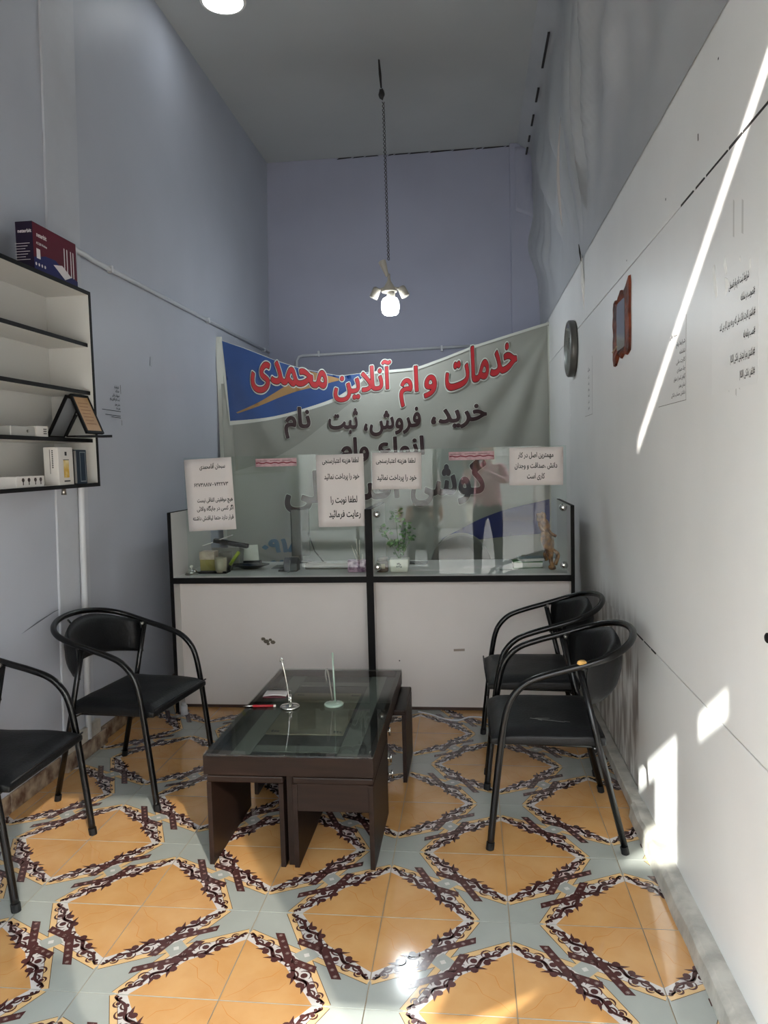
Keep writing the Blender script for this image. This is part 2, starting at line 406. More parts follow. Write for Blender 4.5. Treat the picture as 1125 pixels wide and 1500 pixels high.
# added translucent sheets, unseen, that cut the sun into patches and spread light
BLOCKER = mat('added_sun_blocker', srgb(226, 220, 206), .8)
nt_ = BLOCKER.node_tree; tr_ = nt_.nodes.new('ShaderNodeBsdfTranslucent'); tr_.inputs[0].default_value = srgb(232, 230, 228); mxs = nt_.nodes.new('ShaderNodeMixShader'); mxs.inputs[0].default_value = .5
nt_.links.new(nt_.nodes['Principled BSDF'].outputs[0], mxs.inputs[1]); nt_.links.new(tr_.outputs[0], mxs.inputs[2]); nt_.links.new(mxs.outputs[0], nt_.nodes['Material Output'].inputs[0])
def poster(x0, x1, z0, z1, rnd=0):  # builds one added sheet that blocks part of the sun
    o = MB().prism([(x0, z0+rnd), (x0+rnd, z0), (x1-rnd, z0), (x1, z0+rnd), (x1, z1), (x0, z1)], lambda a, b, d: (a, YF-.066+d, b), 0, .0)
    o.v = o.v[:len(o.v)//2]; o.f = [tuple(range(len(o.v)))]; o.m = [0]
    return o.build('added_sun_blocker', BLOCKER)
for i, (a, lab) in enumerate(zip([(-.90, -.40, .98, 2.03), (-1.36, -1.13, .98, 2.03), (-1.13, -.90, .98, 1.90, .05), (-1.92, -1.62, 1.02, 1.90, .03), (-1.62, -1.36, 1.0, 1.52, .09)],
        ('large added sun-blocking sheet in the shop window beside the door post', 'tall narrow added sun-blocking sheet in the middle of the shop window', 'short added sun-blocking sheet between two tall ones in the shop window',
         'small added sun-blocking sheet at the wall end of the shop window', 'wide short added sun-blocking sheet in the left part of the shop window'))):
    tag(poster(*a), lab, 'poster', 'added sun-blocking sheets in the shop window')

# ------------------------------------------------------------------ floor
S = CAMH/3.62318; GX, GY = -.75684*S, 5.64689*S
TG = mat('tile_grey', srgb(156, 159, 153), .10, noise_amt=.07, nscale=7, coat=.25)
TY = mat('tile_amber', srgb(196, 152, 100), .10, col2=srgb(184, 134, 80), nscale=5, ndet=6, coat=.25)
TW = mat('tile_white', srgb(196, 190, 186), .10, coat=.25)
TB = mat('tile_peach', srgb(212, 176, 126), .10, noise_amt=.10, nscale=20, coat=.25)
TD = mat('tile_brown', srgb(76, 46, 44), .16, coat=.25)
TL = mat('tile_line', srgb(90, 66, 44), .2, coat=.25)
TS = mat('tile_star', srgb(150, 132, 126), .2, coat=.25)
TV = mat('tile_vein', srgb(186, 124, 62), .2, coat=.25)
def tile_mesh():
    mb = MB(); h = S/2-.0016
    def P(a, b, d): return ((a-.5)*2*h, (b-.5)*2*h, d)
    mb.box(-h, h, -h, h, -.012, 0, 0)
    def flat(poly, lay, mi):
        z = .00012*lay; n = len(poly)
        for q in ((poly,) if lay in (6, 7) else (poly, [(1-a, 1-b) for a, b in poly])): mb.add([P(a, b, z) for a, b in q], [tuple(range(n))], mi)
    def stroke(pts, wd, lay, mi, both=True):
        z = .00012*lay; P2 = [Vector((a, b)) for a, b in pts]; N = len(P2); L = []; R = []
        for i, p in enumerate(P2):
            t = (P2[min(i+1, N-1)]-P2[max(i-1, 0)]).normalized(); nn = Vector((-t.y, t.x)); ww = wd[i] if isinstance(wd, list) else wd
            L.append(p+nn*ww/2); R.append(p-nn*ww/2)
        for sgn in ((0, 1) if both else (0,)):
            q = [(1-v.x, 1-v.y) if sgn else (v.x, v.y) for v in L+R]
            mb.add([P(min(1, max(0, a)), min(1, max(0, b)), z) for a, b in q], [(i, i+1, N+i+1, N+i) for i in range(N-1)], mi)
    flat([(0, 0), (.745, 0), (.5, .5), (0, .745)], 1, 2)
    flat([(0, 0), (.645, 0), (.575, .10), (.475, .22), (.37, .37), (.22, .475), (.10, .575), (0, .645)], 2, 1)
    stroke([(.03, .03), (.12, .10), (.20, .22), (.30, .26), (.36, .35)], [.002, .004, .003, .005, .002], 3, 7)
    stroke([(.20, .02), (.27, .10), (.38, .13), (.42, .20)], [.002, .004, .005, .002], 3, 7)
    # crossing bands
    for a, b in (((.775, -.06), (.225, 1.06)), ((-.06, .775), (1.06, .225))):
        A = Vector(a); B = Vector(b); 
        def cl(p, q):
            return [p+(q-p)*k/12 for k in range(13)]
        pts = [v for v in cl(A, B) if 0 <= v.x <= 1 and 0 <= v.y <= 1]
        d = (B-A).normalized()
        ends = []
        if a[0] > .5: ends = [Vector((.745, 0)), Vector((.255, 1))]
        else: ends = [Vector((0, .745)), Vector((1, .255))]
        stroke([ends[0], ends[1]], .062, 4, 5, False); stroke([ends[0], ends[1]], .052, 5, 4, False)
    flat([(.5-.10, .5), (.5, .5-.10), (.60, .5), (.5, .60)], 6, 0)
    flat([(.49, .475), (.525, .49), (.51, .525), (.475, .51)], 7, 2)
    # brown chevron bars
    def bar(p, q, wv):
        p = Vector(p); q = Vector(q)
        mbp = [(p.x-wv, p.y), (p.x+wv, p.y), (q.x+wv, q.y), (q.x-wv, q.y)]; flat(mbp, 8, 3)
    def barv(p, q, wv):
        flat([(p[0], p[1]-wv), (q[0], q[1]-wv), (q[0], q[1]+wv), (p[0], p[1]+wv)], 8, 3)
    bar((.405, .385), (.235, .74), .036); barv((.40, .43), (.60, .345), .036)
    for k in range(5):
        for c in ((.405+(.235-.405)*(k+.6)/5, .40+(.74-.40)*(k+.6)/5), (.42+(.60-.42)*(k+.3)/3, .425+(.345-.425)*(k+.3)/3) if k < 3 else None):
            if c:
                for ang in range(4):
                    a = ang*PI/4; dx, dy = .016*math.cos(a), .016*math.sin(a); stroke([(c[0]-dx, c[1]-dy), (c[0]+dx, c[1]+dy)], .0035, 9, 6)
    # scroll work: one half, mirrored over the diagonal, both corners
    K = Vector((.382, .382)); T = Vector((.705, .02)); ax = (T-K); ln = ax.length; ax.normalize(); no = Vector((-ax.y, ax.x)); no = no if no.x > 0 else -no
    def sc_(t, n): q = K+ax*(ln*t)+no*n; return (q.x, q.y)
    def curl(t, n, r, s0, turn, sw):
        cx, cy = sc_(t, n); pts = []; wd = []
        for k in range(13):
            f = k/12; a = s0+turn*f*1.7*PI; rr = r*(1-.62*f); pts.append((cx+rr*math.cos(a), cy+rr*math.sin(a))); wd.append(sw*(1-.2*f))
        e = pts[-1]; dot = [(e[0]+r*.42*math.cos(2*PI*k/8), e[1]+r*.42*math.sin(2*PI*k/8)) for k in range(8)]
        return pts, wd, dot
    items = []
    stem = [sc_(t/30, .024*math.sin(t/30*PI*4.2+.9)*(1-.45*t/30)) for t in range(31)]
    items.append(('s', stem, [.036*(1-.45*t/30) for t in range(31)]))
    for t, n, r in ((t_, n_*1.2, r_*1.25) for t_, n_, r_ in ((.10, .030, .026), (.235, -.030, .030), (.36, .034, .027), (.49, -.028, .028), (.62, .026, .024), (.74, -.018, .021), (.85, .016, .017), (.94, -.008, .013), (1.0, 0, .009))):
        c = sc_(t, n); items.append(('f', [(c[0]+r*.80*math.cos(2*PI*k/9), c[1]+r*.80*math.sin(2*PI*k/9)) for k in range(9)]))
        s0 = math.atan2(ax.y, ax.x)+(PI if n > 0 else 0)
        items.append(('s', [(c[0]+r*1.45*math.cos(s0+q*.42*(1 if n > 0 else -1)*-1), c[1]+r*1.45*math.sin(s0+q*.42*(1 if n > 0 else -1)*-1)) for q in range(8)], [.004+.011*math.sin(PI*q/7) for q in range(8)]))
    for (t, n, dt, dn) in ((.30, -.035, .10, -.050), (.56, -.03, .10, -.038)):
        a = sc_(t-.07, n*.3); b = sc_(t, n*.9); c = sc_(t+dt*.55, n+dn*.45); d = sc_(t+dt, n+dn); items.append(('s', [a, b, c, d], [.030, .030, .017, .002]))
    for it in items:
        for mir in (0, 1):
            pts = [(b, a) if mir else (a, b) for a, b in it[1]]
            if it[0] == 's': stroke(pts, it[2], 10, 3)
            else: flat([(max(0, a), max(0, b)) for a, b in pts], 11, 3)
    kn = [(.385+.026*math.cos(2*PI*k/10), .385+.026*math.sin(2*PI*k/10)) for k in range(10)]; flat(kn, 11, 3)
    kn = [(.385+.010*math.cos(2*PI*k/8), .385+.010*math.sin(2*PI*k/8)) for k in range(8)]; flat(kn, 12, 2)
    return mb
fl = struct(MB().box(-2.3, 1.0, YF-.1, YB+.2, -.08, -.0022).build('floor', mat('grout', srgb(150, 132, 108), .8)))
tm = tile_mesh().build('tile', [TG, TY, TW, TD, TB, TL, TS, TV], fl)
first = True
for j in range(-5, 12):
    for i in range(-5, 3):
        o = tm if first else tm.copy()
        if not first: sc.collection.objects.link(o); o.parent = fl
        first = False
        o.location = (GX+(i+.5)*S, GY+(j+.5)*S, random.uniform(-.0003, .0003)); o.rotation_euler = (0, 0, 0 if (i+j) % 2 == 0 else -PI/2)
# skirting tiles and stone curb
sk = thing('skirting_left', 'low patterned tile skirting along the foot of the left wall', 'skirting', (XL(0), 0, 0)); sk['kind'] = 'structure'
SKT = mat('skirting_tile', srgb(150, 132, 112), .2, col2=srgb(84, 60, 48), nscale=16, ndet=5)
y = .5; k = MB().box(-.01, .012, .002, .408, 0, .085).build('skirting_tile', SKT, sk, bevel=.003); k.location = (0, y, 0)
for q in range(1, 17):
    c = k.copy(); sc.collection.objects.link(c); c.parent = sk; c.location = (0 if not 7 <= q <= 7 else .03, .5+.41*q, 0)
cb = MB().grid(60, 1, lambda u, v: (0, 0, 0))
mb = MB(); N = 70; vs = []
for i in range(N+1):
    y = YF+.02+(3.09-YF-.02)*i/N; n1 = noise.noise((0, y*6, 1))*.006; n2 = noise.noise((3, y*9, 1))*.006
    vs += [(.626+n1, y, 0), (.634+n1, y, .05+n2), (.648+n2, y, .064+n2), (.692, y, .066)]
fs = [(4*i+k, 4*i+k+1, 4*i+k+5, 4*i+k+4) for i in range(N) for k in range(3)]+[(0, 3, 2, 1), (4*N, 4*N+1, 4*N+2, 4*N+3)]
struct(mb.add(vs, fs).build('baseboard_right', STONE, smooth=False))
struct(MB().box(.645, .70, 3.10, YB, 0, .055).build('baseboard_back', STONE, bevel=.006))
struct(MB().add([(XL(z)+.004+dx, y, z+.085) for z in (0, .07) for y in (3.40, 3.72) for dx in (-.02, .03)], [(0, 1, 3, 2), (4, 6, 7, 5), (0, 4, 5, 1), (2, 3, 7, 6), (0, 2, 6, 4), (1, 5, 7, 3)]).build('trim_4', PLASTER))

# ================================================================== CHAIRS
def make_chair(label, group=None):
    """origin on the floor midway between the front feet; the chair faces +x, back at -x"""
    t = thing('tube_armchair', label, 'chair', (0, 0, 0), 0, group)
    W = .262; prof = [(0, 0, 0), (-.022, 0, .20), (-.052, 0, .44), (-.075, 0, .555), (-.105, 0, .612), (-.155, 0, .655), (-.23, 0, .683), (-.32, 0, .708), (-.39, 0, .728)]
    left = [Vector((x, -W, z)) for x, _, z in prof]
    hoop = []
    for k in range(1, 12):
        a = PI*k/12; hoop.append(Vector((-.39-.19*math.sin(a)**.8, -W*math.cos(a), .728+.072*math.sin(a)**.9)))
    pts = left+hoop+[Vector((v.x, W, v.z)) for v in left[::-1]]
    MB().tube(bez(pts, 4), .0135, 12).build('arm_tube', TUBE, t, smooth=True)
    for s in (-1, 1):
        lg = MB().tube([(-.345, s*(W-.012), .700), (-.42, s*(W-.008), .37), (-.505, s*W, .012)], .0125, 12).build('leg', TUBE, t, smooth=True)
        MB().tube([(-.5045, s*W, .0), (-.499, s*W, .028)], .0150, 12).build('rubber_foot', BLACK, lg, smooth=False)
        MB().tube([(0, s*W, .0), (-.003, s*W, .028)], .0160, 12).build('rubber_foot', BLACK, t, smooth=False)
    mb = MB()
    mb.tube([(-.055, -W, .405), (-.055, W, .405)], .010, 8); mb.tube([(-.40, -W+.01, .395), (-.40, W-.01, .395)], .010, 8)
    for s in (-1, 1): mb.tube([(-.055, s*.20, .400), (-.40, s*.20, .390)], .009, 8)
    mb.build('seat_frame', TUBE, t, smooth=True)
    def seat(u, v):
        a = 2*u-1; b = 2*v-1; return a, b
    mb = MB(); n = 12; vs = []; fs = []
    def top(i, j, lo):
        a = -1+2*i/n; b = -1+2*j/n
        x = -.225+a*.215; yy = b*.243
        ex = 1-abs(a)**5; ey = 1-abs(b)**5; e = min(ex, ey)
        z = (.438+.020*min(1, e*1.6)-.012*(max(0, a-.5))**2*4+.003*noise.noise((a*3, b*3, 2))) if not lo else .404-.004*e
        if a > .96 and not lo: x += 0
        return (x, yy, z)
    for lo in (0, 1):
        for j in range(n+1):
            for i in range(n+1): vs.append(top(i, j, lo))
    q = (n+1)**2
    for j in range(n):
        for i in range(n):
            a = j*(n+1)+i; fs.append((a, a+1, a+n+2, a+n+1)); fs.append((q+a, q+a+n+1, q+a+n+2, q+a+1))
    for i in range(n):
        for (a, b) in ((i, i+1), (n*(n+1)+i+1, n*(n+1)+i), ((i+1)*(n+1), i*(n+1)), (i*(n+1)+n, (i+1)*(n+1)+n)): fs.append((b, a, q+a, q+b))
    st = mb.add(vs, fs).build('seat', BLACK, t, smooth=True, bevel=.006)
    MB().tube([(-.008, -.235, .437), (-.006, 0, .440), (-.008, .235, .437)], .004, 6).build('seat_piping', BLACK, st, smooth=True)
    # curved padded backrest between the rear legs
    nu, nv = 20, 8; vs = []; fs = []
    for side in (0, 1):
        for j in range(nv+1):
            for i in range(nu+1):
                a = -1+2*i/nu; f = j/nv; yy = a*.252
                x = -.325-.185*math.sqrt(max(0, 1-(abs(a)*.97)**2.4)); z0 = .560+.035*(1-a*a); z1 = .722+.072*(1-a*a)
                z = z0+(z1-z0)*f; th = .027*(math.sin(PI*min(1, max(0, f)))**.5)*(1-abs(a)**8)+.004
                wr = .003*noise.noise((a*4, f*7, 5)); x -= .012*(1-f)*-1
                vs.append((x+(th if side else -th)+wr, yy, z))
    q = (nu+1)*(nv+1)
    for j in range(nv):
        for i in range(nu):
            a = j*(nu+1)+i; fs += [(a, a+1, a+nu+2, a+nu+1), (q+a, q+a+nu+1, q+a+nu+2, q+a+1)]
    for i in range(nu): fs += [(i+1, i, q+i, q+i+1), (nv*(nu+1)+i, nv*(nu+1)+i+1, q+nv*(nu+1)+i+1, q+nv*(nu+1)+i)]
    for j in range(nv): fs += [(j*(nu+1), (j+1)*(nu+1), q+(j+1)*(nu+1), q+j*(nu+1)), ((j+1)*(nu+1)+nu, j*(nu+1)+nu, q+j*(nu+1)+nu, q+(j+1)*(nu+1)+nu)]
    MB().add(vs, fs).build('backrest', BLACK, t, smooth=True)
    for s in (-1, 1):
        MB().tube([(-.352, s*.232, .705), (-.352, s*.262, .708)], .008, 8).build('bolt', STEEL, t, smooth=True)
    return t
G = 'black tube armchairs along the walls'
cB = make_chair('black tube armchair beside the left side of the coffee table, below the pipe', G)
cB.location = (-1.345, 3.28, 0); cB.rotation_euler = (0, 0, math.radians(-7.5))
cA = copy_tree(cB); cA.location = (-1.56, 2.54, 0); cA.rotation_euler = (0, 0, 0); cA['label'] = 'black tube armchair cut off by the left edge of the photo, under the shelf'
cC = copy_tree(cB); cC.location = (.05, 3.053, 0); cC.rotation_euler = (0, 0, PI); cC['label'] = 'nearer of the two black armchairs on the right, foam showing at its torn armrest joint'
cD = copy_tree(cB); cD.location = (.05, 3.735, 0); cD.rotation_euler = (0, 0, PI+.02); cD['label'] = 'black tube armchair on the right next to the counter, behind the nearer one'
# torn foam on the near right chair; grazes on its seat and back
def lump(n, loc, sc3, m, parent, seed=0, seg=10):
    mb = MB(); vs = []; 
    prof = [(math.sin(PI*k/seg), -math.cos(PI*k/seg)) for k in range(seg+1)]
    mb.lathe([(max(r, .02), z) for r, z in prof], 12)
    mb.v = [tuple(Vector((v[0]*sc3[0], v[1]*sc3[1], v[2]*sc3[2]))*(1+.28*noise.noise(Vector(v)*1.7+Vector((seed, 0, 0))))) for v in mb.v]
    return mb.build(n, m, parent, smooth=True, loc=loc)
lump('torn_foam', (-.352, .262, .726), (.022, .012, .013), mat('foam_yellow', srgb(205, 160, 90), .9, bump=.6, bscale=120), cC, 3)
mb = MB()
for a, b, c, d in ((-.19, .10, -.245, .10), (-.17, .10, -.30, .14), (-.2, .115, -.215, .125), (-.30, .13, -.32, .14)):
    mb.add([(a, b, .4605), (c, d, .4605), (c, d+.004, .4605), (a, b+.004, .4605)], [(0, 1, 2, 3)])
mb.build('seat_scuff', mat('scuff_grey', srgb(110, 110, 108), .7), cC, solid=.0006)
t = cB
MB().tube(bez([(-.555, -.06, .785), (-.545, -.05, .765), (-.535, -.052, .752), (-.545, -.062, .750)]), .005, 6).build('tape_curl', BLACK, t, smooth=True)

# ================================================================== COFFEE TABLE with its nested stools
X0, X1, Y0, Y1, ZT = -1.003, -.366, 2.60, 3.74, .43
tb = thing('coffee_table', 'low dark wood coffee table with glass top over grey inlay bands', 'table', ((X0+X1)/2, (Y0+Y1)/2, 0))
cx, cy = (X0+X1)/2, (Y0+Y1)/2; hx, hy = (X1-X0)/2, (Y1-Y0)/2
mb = MB()
mb.box(-hx, hx, -hy, -hy+.022, .352, ZT-.006); mb.box(-hx, hx, hy-.022, hy, .352, ZT-.006)
mb.box(-hx, -hx+.022, -hy+.022, hy-.022, .352, ZT-.006); mb.box(hx-.022, hx, -hy+.022, hy-.022, .352, ZT-.006)
mb.build('apron', WOOD, tb, bevel=.002)
MB().box(-hx+.022, hx-.022, -hy+.022, hy-.022, .372, .392).build('top_board', WOODD, tb)
for n, (a, b, c, d) in enumerate(((-hx+.075, -hx+.150, -hy+.023, hy-.023), (hx-.150, hx-.075, -hy+.023, hy-.023), (-hx+.151, hx-.151, -hy+.125, -hy+.185), (-hx+.151, hx-.151, hy-.185, hy-.125))):
    MB().box(a, b, c, d, .392, .395).build('inlay_band', FROST, tb)
cp = MB().box(-.165, .155, -.265, .265, .392, .397).build('centre_panel', CARD, tb)
for sx in (-1, 1):
    for sy in (-1, 1):
        mb = MB()
        for k in range(3): mb.box(sx*.13+.012*k-.018, sx*.13+.012*k-.009, sy*.235-.010, sy*.235+.010-.004*k, .397, .3976)
        mb.build('corner_motif', WOODD, cp)
MB().box(-hx, hx, -hy, hy, ZT-.006, ZT).build('glass_top', TGLASS, tb, bevel=.001)
mb = MB(); 
mb.box(-.012, .012, -hy+.03, hy-.03, 0, .352)
mb.build('centre_leg_panel', WOOD, tb)
def stool(label, x0, x1, y0, y1, fascia, side=None):
    t = thing('nested_stool', label, 'stool', ((x0+x1)/2, (y0+y1)/2, 0), 0, 'stools nested under the coffee table'); a = (x1-x0)/2; b = (y1-y0)/2
    MB().box(-a, a, -b, b, .318, .345).build('seat', WOOD, t, bevel=.006)
    for s in (-1, 1): MB().box(s*a-(.018 if s > 0 else 0), s*a+(0 if s > 0 else .018), -b, b, 0, .318).build('side_panel', WOOD, t, bevel=.001)
    if fascia: MB().box(-a+.018, a-.018, -b+.004, -b+.02, .215, .318).build('fascia', WOOD, t, bevel=.001)
    MB().box(-a+.018, a-.018, b-.02, b-.004, .215, .318).build('rear_rail', WOOD, t)
    return t
s1 = stool('open dark wood stool tucked under the front left of the coffee table', X0+.006, X0+.298, 2.612, 3.09, False)
s2 = stool('dark wood stool with a fascia under the front right of the coffee table', X1-.305, X1-.004, 2.612, 3.06, True)
s3 = stool('dark wood stool sticking out at the rear right of the coffee table', X1-.23, X1+.050, 3.36, 3.72, False)
s4 = stool('dark wood stool hidden under the rear left of the coffee table', X0+.006, X0+.298, 3.20, 3.72, False)
def tknob(par, x, y, z):
    mb = MB(); mb.tube([(x, y, z), (x+.024, y, z)], .004, 8); mb.tube([(x+.026, y, z-.018), (x+.026, y, z+.018)], .0045, 8)
    mb.build('knob', CHROME, par, smooth=True)
dr = MB().box(hx-.05, hx-.034, -.02, .17, .03, .33).build('cupboard_door', WOOD, tb, bevel=.002)
tknob(dr, hx-.034, .06, .17); tknob(dr, hx-.034, .10, .08); tknob(dr, hx-.034, .04, .30)

# pens, paper
def pen_stand(label, loc, rod, glassy=False):
    t = thing('pen_stand', label, 'pen stand', loc, 0, 'pen stands on the coffee table')
    m = CHROME if not glassy else mat('cut_crystal', srgb(150, 170, 155), .08, spec=.9)
    MB().lathe([(.040, 0), (.043, .003), (.043, .009), (.036, .013), (.012, .016), (.001, .017)], 32).build('base', m, t, smooth=True)
    for nm, a, b, r in rod:
        MB().tube(bez(a, 3) if len(a) > 2 else a, r, 8).build(nm, m if nm != 'pen' else STEEL, t, smooth=True)
    return t
pen_stand('steel pen stand with one leaning rod, beside the folded paper', (-.800, 3.125, ZT), [('holder_rod', [(0, 0, .014), (-.012, 0, .12), (-.030, .0, .215)], None, .0035), ('holder_tip', [(-.036, 0, .205), (-.030, 0, .222), (-.024, 0, .208)], None, .003), ('socket', [(.006, 0, .014), (.004, 0, .060)], None, .0055)])
pen_stand('round crystal pen stand with an upright rod and a hooked pen', (-.612, 3.165, ZT), [('holder_rod', [(.006, 0, .014), (0, 0, .235)], None, .0040), ('pen', [(-.006, 0, .02), (-.012, 0, .07), (-.022, 0, .145), (-.028, 0, .165), (-.033, 0, .140), (-.028, 0, .10)], None, .0035)], True)
t = thing('red_pen', 'red pen with a silver tip lying left of the steel stand', 'pen', (-.925, 3.125, ZT+.006))
MB().tube([(-.042, 0, 0), (-.03, 0, 0), (.05, .006, 0)], [.0045, .006, .0055], 10).build('barrel', mat('red_plastic', srgb(150, 26, 36), .35), t, smooth=True)
MB().tube([(-.085, -.004, -.001), (-.042, 0, 0)], [.0015, .0045], 10).build('tip', CHROME, t, smooth=True)
MB().tube([(.05, .006, 0), (.060, .0068, 0)], [.0055, .005], 10).build('cap', mat('white_cap', srgb(225, 220, 215), .4), t, smooth=True)
t = thing('folded_paper', 'small folded white paper slip with a dark red underside by the pens', 'paper', (-.905, 3.30, ZT))
T = Matrix.Rotation(.05, 4, 'Z')
MB().box(-.055, .050, -.045, .045, .001, .005, T=T).build('under_sheet', mat('maroon_card', srgb(95, 30, 42), .6), t)
MB().grid(8, 4, lambda u, v: tuple(T @ Vector((-.055+.108*u, -.047+.094*v, .007+.006*math.sin(PI*u)*(1-v))))).build('top_sheet', PAPER, t, solid=.0006, smooth=True)
MB().tube([(-.03, .055, .012), (.03, .050, .012), (.062, .03, .010)], .002, 6).build('clip_wire', STEEL, t, smooth=True)

# ================================================================== COUNTER
YC = 4.27; ZW = .825; CL, CR, CM0, CM1 = -1.80, .575, -.630, -.545
for (a, b, lab) in ((CL, -.5915, 'left unit of the white counter with black edging, marked by a torn sticker'), (-.5885, CR, 'right unit of the white counter with black edging, next to the black armchairs')):
    u = thing('reception_counter', lab, 'counter', ((a+b)/2, YC+.35, 0), 0, 'reception counter units'); h = (b-a)/2
    for s in (-1, 1):
        x0 = s*h-(.018 if s > 0 else 0); sp = MB().box(x0, x0+.018, -.348, .33, 0, 1.215).build('side_panel', SHELFW, u)
        mb = MB(); mb.box(x0-.0015, x0+.0195, -.352, -.347, 0, 1.217); mb.box(x0-.0005, x0+.0185, -.348, .33, 1.215, 1.218); mb.build('edge_band', EDGE, sp)
    MB().box(-h+.018, h-.018, -.345, .33, ZW-.018, ZW).build('worktop', SHELFW, u)
    MB().box(-h+.018, h-.018, -.352, -.345, ZW-.036, ZW-.001).build('worktop_edge', EDGE, u)
    MB().box(-h+.018, h-.018, -.25, -.235, .02, ZW-.018).build('front_panel', WHITE, u)
    MB().box(-h+.018, h-.018, -.246, -.238, 0, .02).build('plinth', mat('plinth_brown', srgb(60, 40, 32), .6), u)
    fx = u.location.x; fy = -.2506
    mb = MB()
    if a < -1: 
        for px, pz, r in ((-1.27, .43, .012), (-1.25, .415, .015), (-1.225, .425, .010), (-1.21, .41, .014), (-1.24, .40, .010)): mb.prism([(px-fx+r*math.cos(k*1.05)*(1+.4*random.random()), pz+r*math.sin(k*1.05)*.9) for k in range(6)], lambda p, q, d: (p, fy-d, q), 0, .0008)
        mb.build('sticker_remains', mat('sticker_grime', srgb(92, 84, 72), .8), u)
    else:
        mb.prism([(-.115-fx, .372), (-.05-fx, .374), (-.05-fx, .360), (-.115-fx, .358)], lambda p, q, d: (p, fy-d, q), 0, .0008); mb.build('sticker_remains', mat('sticker_pale', srgb(140, 126, 116), .8), u)
        MB().lathe([(.004, 0), (.004, .001)], 8, (-.439-fx, fy, .30), Matrix.Rotation(PI/2, 4, 'X')).build('screw_hole', CRACK, u)
# upright glass screens on standoffs
YG = YC+.045
def screen(label, x0, x1, z1, knobs):
    t = thing('glass_screen', label, 'glass screen', ((x0+x1)/2, YG, ZW), 0, 'glass screens on the counter'); h = (x1-x0)/2
    MB().box(-h, h, -.004, .004, .002, z1-ZW).build('pane', GLASS, t)
    for kx, kz in knobs:
        k = MB().lathe([(.019, 0), (.022, .006), (.021, .018), (.013, .026), (.004, .028)], 20, (kx-t.location.x, -.004, kz-ZW), Matrix.Rotation(PI/2, 4, 'X')).build('standoff', CHROME, t, smooth=True)
    return t
screen('clear glass screen on the left half of the counter, carrying two papers', -1.700, -.622, 1.542, [])
screen('clear glass screen on the right half of the counter with round chrome knobs', -.572, .540, 1.555, [(-.545, 1.185), (-.547, .875), (.520, 1.205), (.522, .875)])

def sheet_sign(name, label, x0, x1, z0, z1, lines, tilt=0, m=PAPER, y=None, group='papers taped on the counter glass', cat='paper', curl_=0):
    y = y if y is not None else YG-.0065
    t = thing(name, label, cat, ((x0+x1)/2, y, (z0+z1)/2), 0, group); a = (x1-x0)/2; b = (z1-z0)/2
    R = Matrix.Rotation(tilt, 2)
    def F(p, q, d):
        v = R @ Vector((p, q)); return (v.x, -d, v.y)
    MB().grid(6, 8, lambda u, v: F(-a+2*a*u, -b+2*b*v, .001+curl_*(v**6)*.004)).build('paper', m, t, solid=.0006, smooth=True)
    for (s, lx0, lx1, lz, hh) in lines:
        mb = MB(); write(mb, s, -a+2*a*lx0, -a+2*a*lx1, -b+2*b*lz, h=hh, f=F, bold=.022, d=.0022+curl_*.004, res=3)
        mb.build('lettering', INK, t)
    return t
sheet_sign('notice_paper', 'tall white paper at the left end of the counter glass', -1.690, -1.398, 1.105, 1.535, [
    ('سبحان آقامحمدی', .32, .86, .86, .036), ('۶۲۷۳۸۸۱۷۰۰۷۴۲۲۷۳', .18, .90, .615, .030), ('هیچ موفقیتی اتفاقی نیست', .22, .97, .40, .034), ('اگر کسی در جایگاه والائی', .20, .97, .28, .034), ('قرار دارد حتما لیاقتش داشته', .10, .96, .15, .034)], tilt=.035)
sheet_sign('notice_paper', 'tall white paper with two messages left of the centre post', -.893, -.612, 1.115, 1.538, [
    ('لطفا هزینه اعتبارسنجی', .13, .90, .885, .040), ('خود را پرداخت نمائید', .16, .90, .665, .042), ('لطفا نوبت را', .28, .84, .335, .052), ('رعایت فرمائید', .23, .90, .135, .054)], tilt=.01)
sheet_sign('notice_paper', 'square white paper right of the centre post above the plant', -.565, -.278, 1.327, 1.540, [
    ('لطفا هزینه اعتبارسنجی', .08, .88, .72, .038), ('خود را پرداخت نمائید', .10, .90, .26, .042)], tilt=-.015)
sheet_sign('notice_paper', 'white paper with three lines at the right end of the glass', .222, .522, 1.334, 1.548, [
    ('مهمترین اصل در کار', .16, .82, .74, .040), ('دانش ،صداقت و وجدان', .10, .89, .46, .040), ('کاری است', .33, .66, .18, .042)], tilt=-.012)
PINK = mat('pink_strip', srgb(196, 160, 166), .6, noise_amt=.25, nscale=40)
for x0, x1, z, lab, g in ((-1.258, -1.010, 1.503, 'pink sticker strip on the left counter glass', None), (-.120, .139, 1.512, 'pink sticker strip on the right counter glass', None)):
    t = sheet_sign('sticker_strip', lab, x0, x1, z-.026, z+.022, [], m=PINK, group='pink sticker strips', cat='sticker')
    a = (x1-x0)/2
    mb = MB()
    for k in range(16):
        p = -a+.004+(2*a-.008)*k/16; mb.add([(p, -.0025, -.006+.003*math.sin(k*1.9)), (p+.017, -.0025, -.006+.003*math.sin(k*1.9+1.9)), (p+.017, -.0025, .001+.003*math.sin(k*1.9+1.9)), (p, -.0025, .001+.003*math.sin(k*1.9))], [(0, 1, 2, 3)])
    mb.build('torn_stripe', mat('maroon_print', srgb(120, 30, 50), .6), t, solid=.0003)
    mb = MB()
    for k in range(3): mb.box(-a+.01+k*(2*a-.02)/3, -a+.01+(k+.8)*(2*a-.02)/3, -.0022, -.0019, .009, .0125)
    mb.build('print_line', mat('print_grey', srgb(120, 90, 96), .6), t)

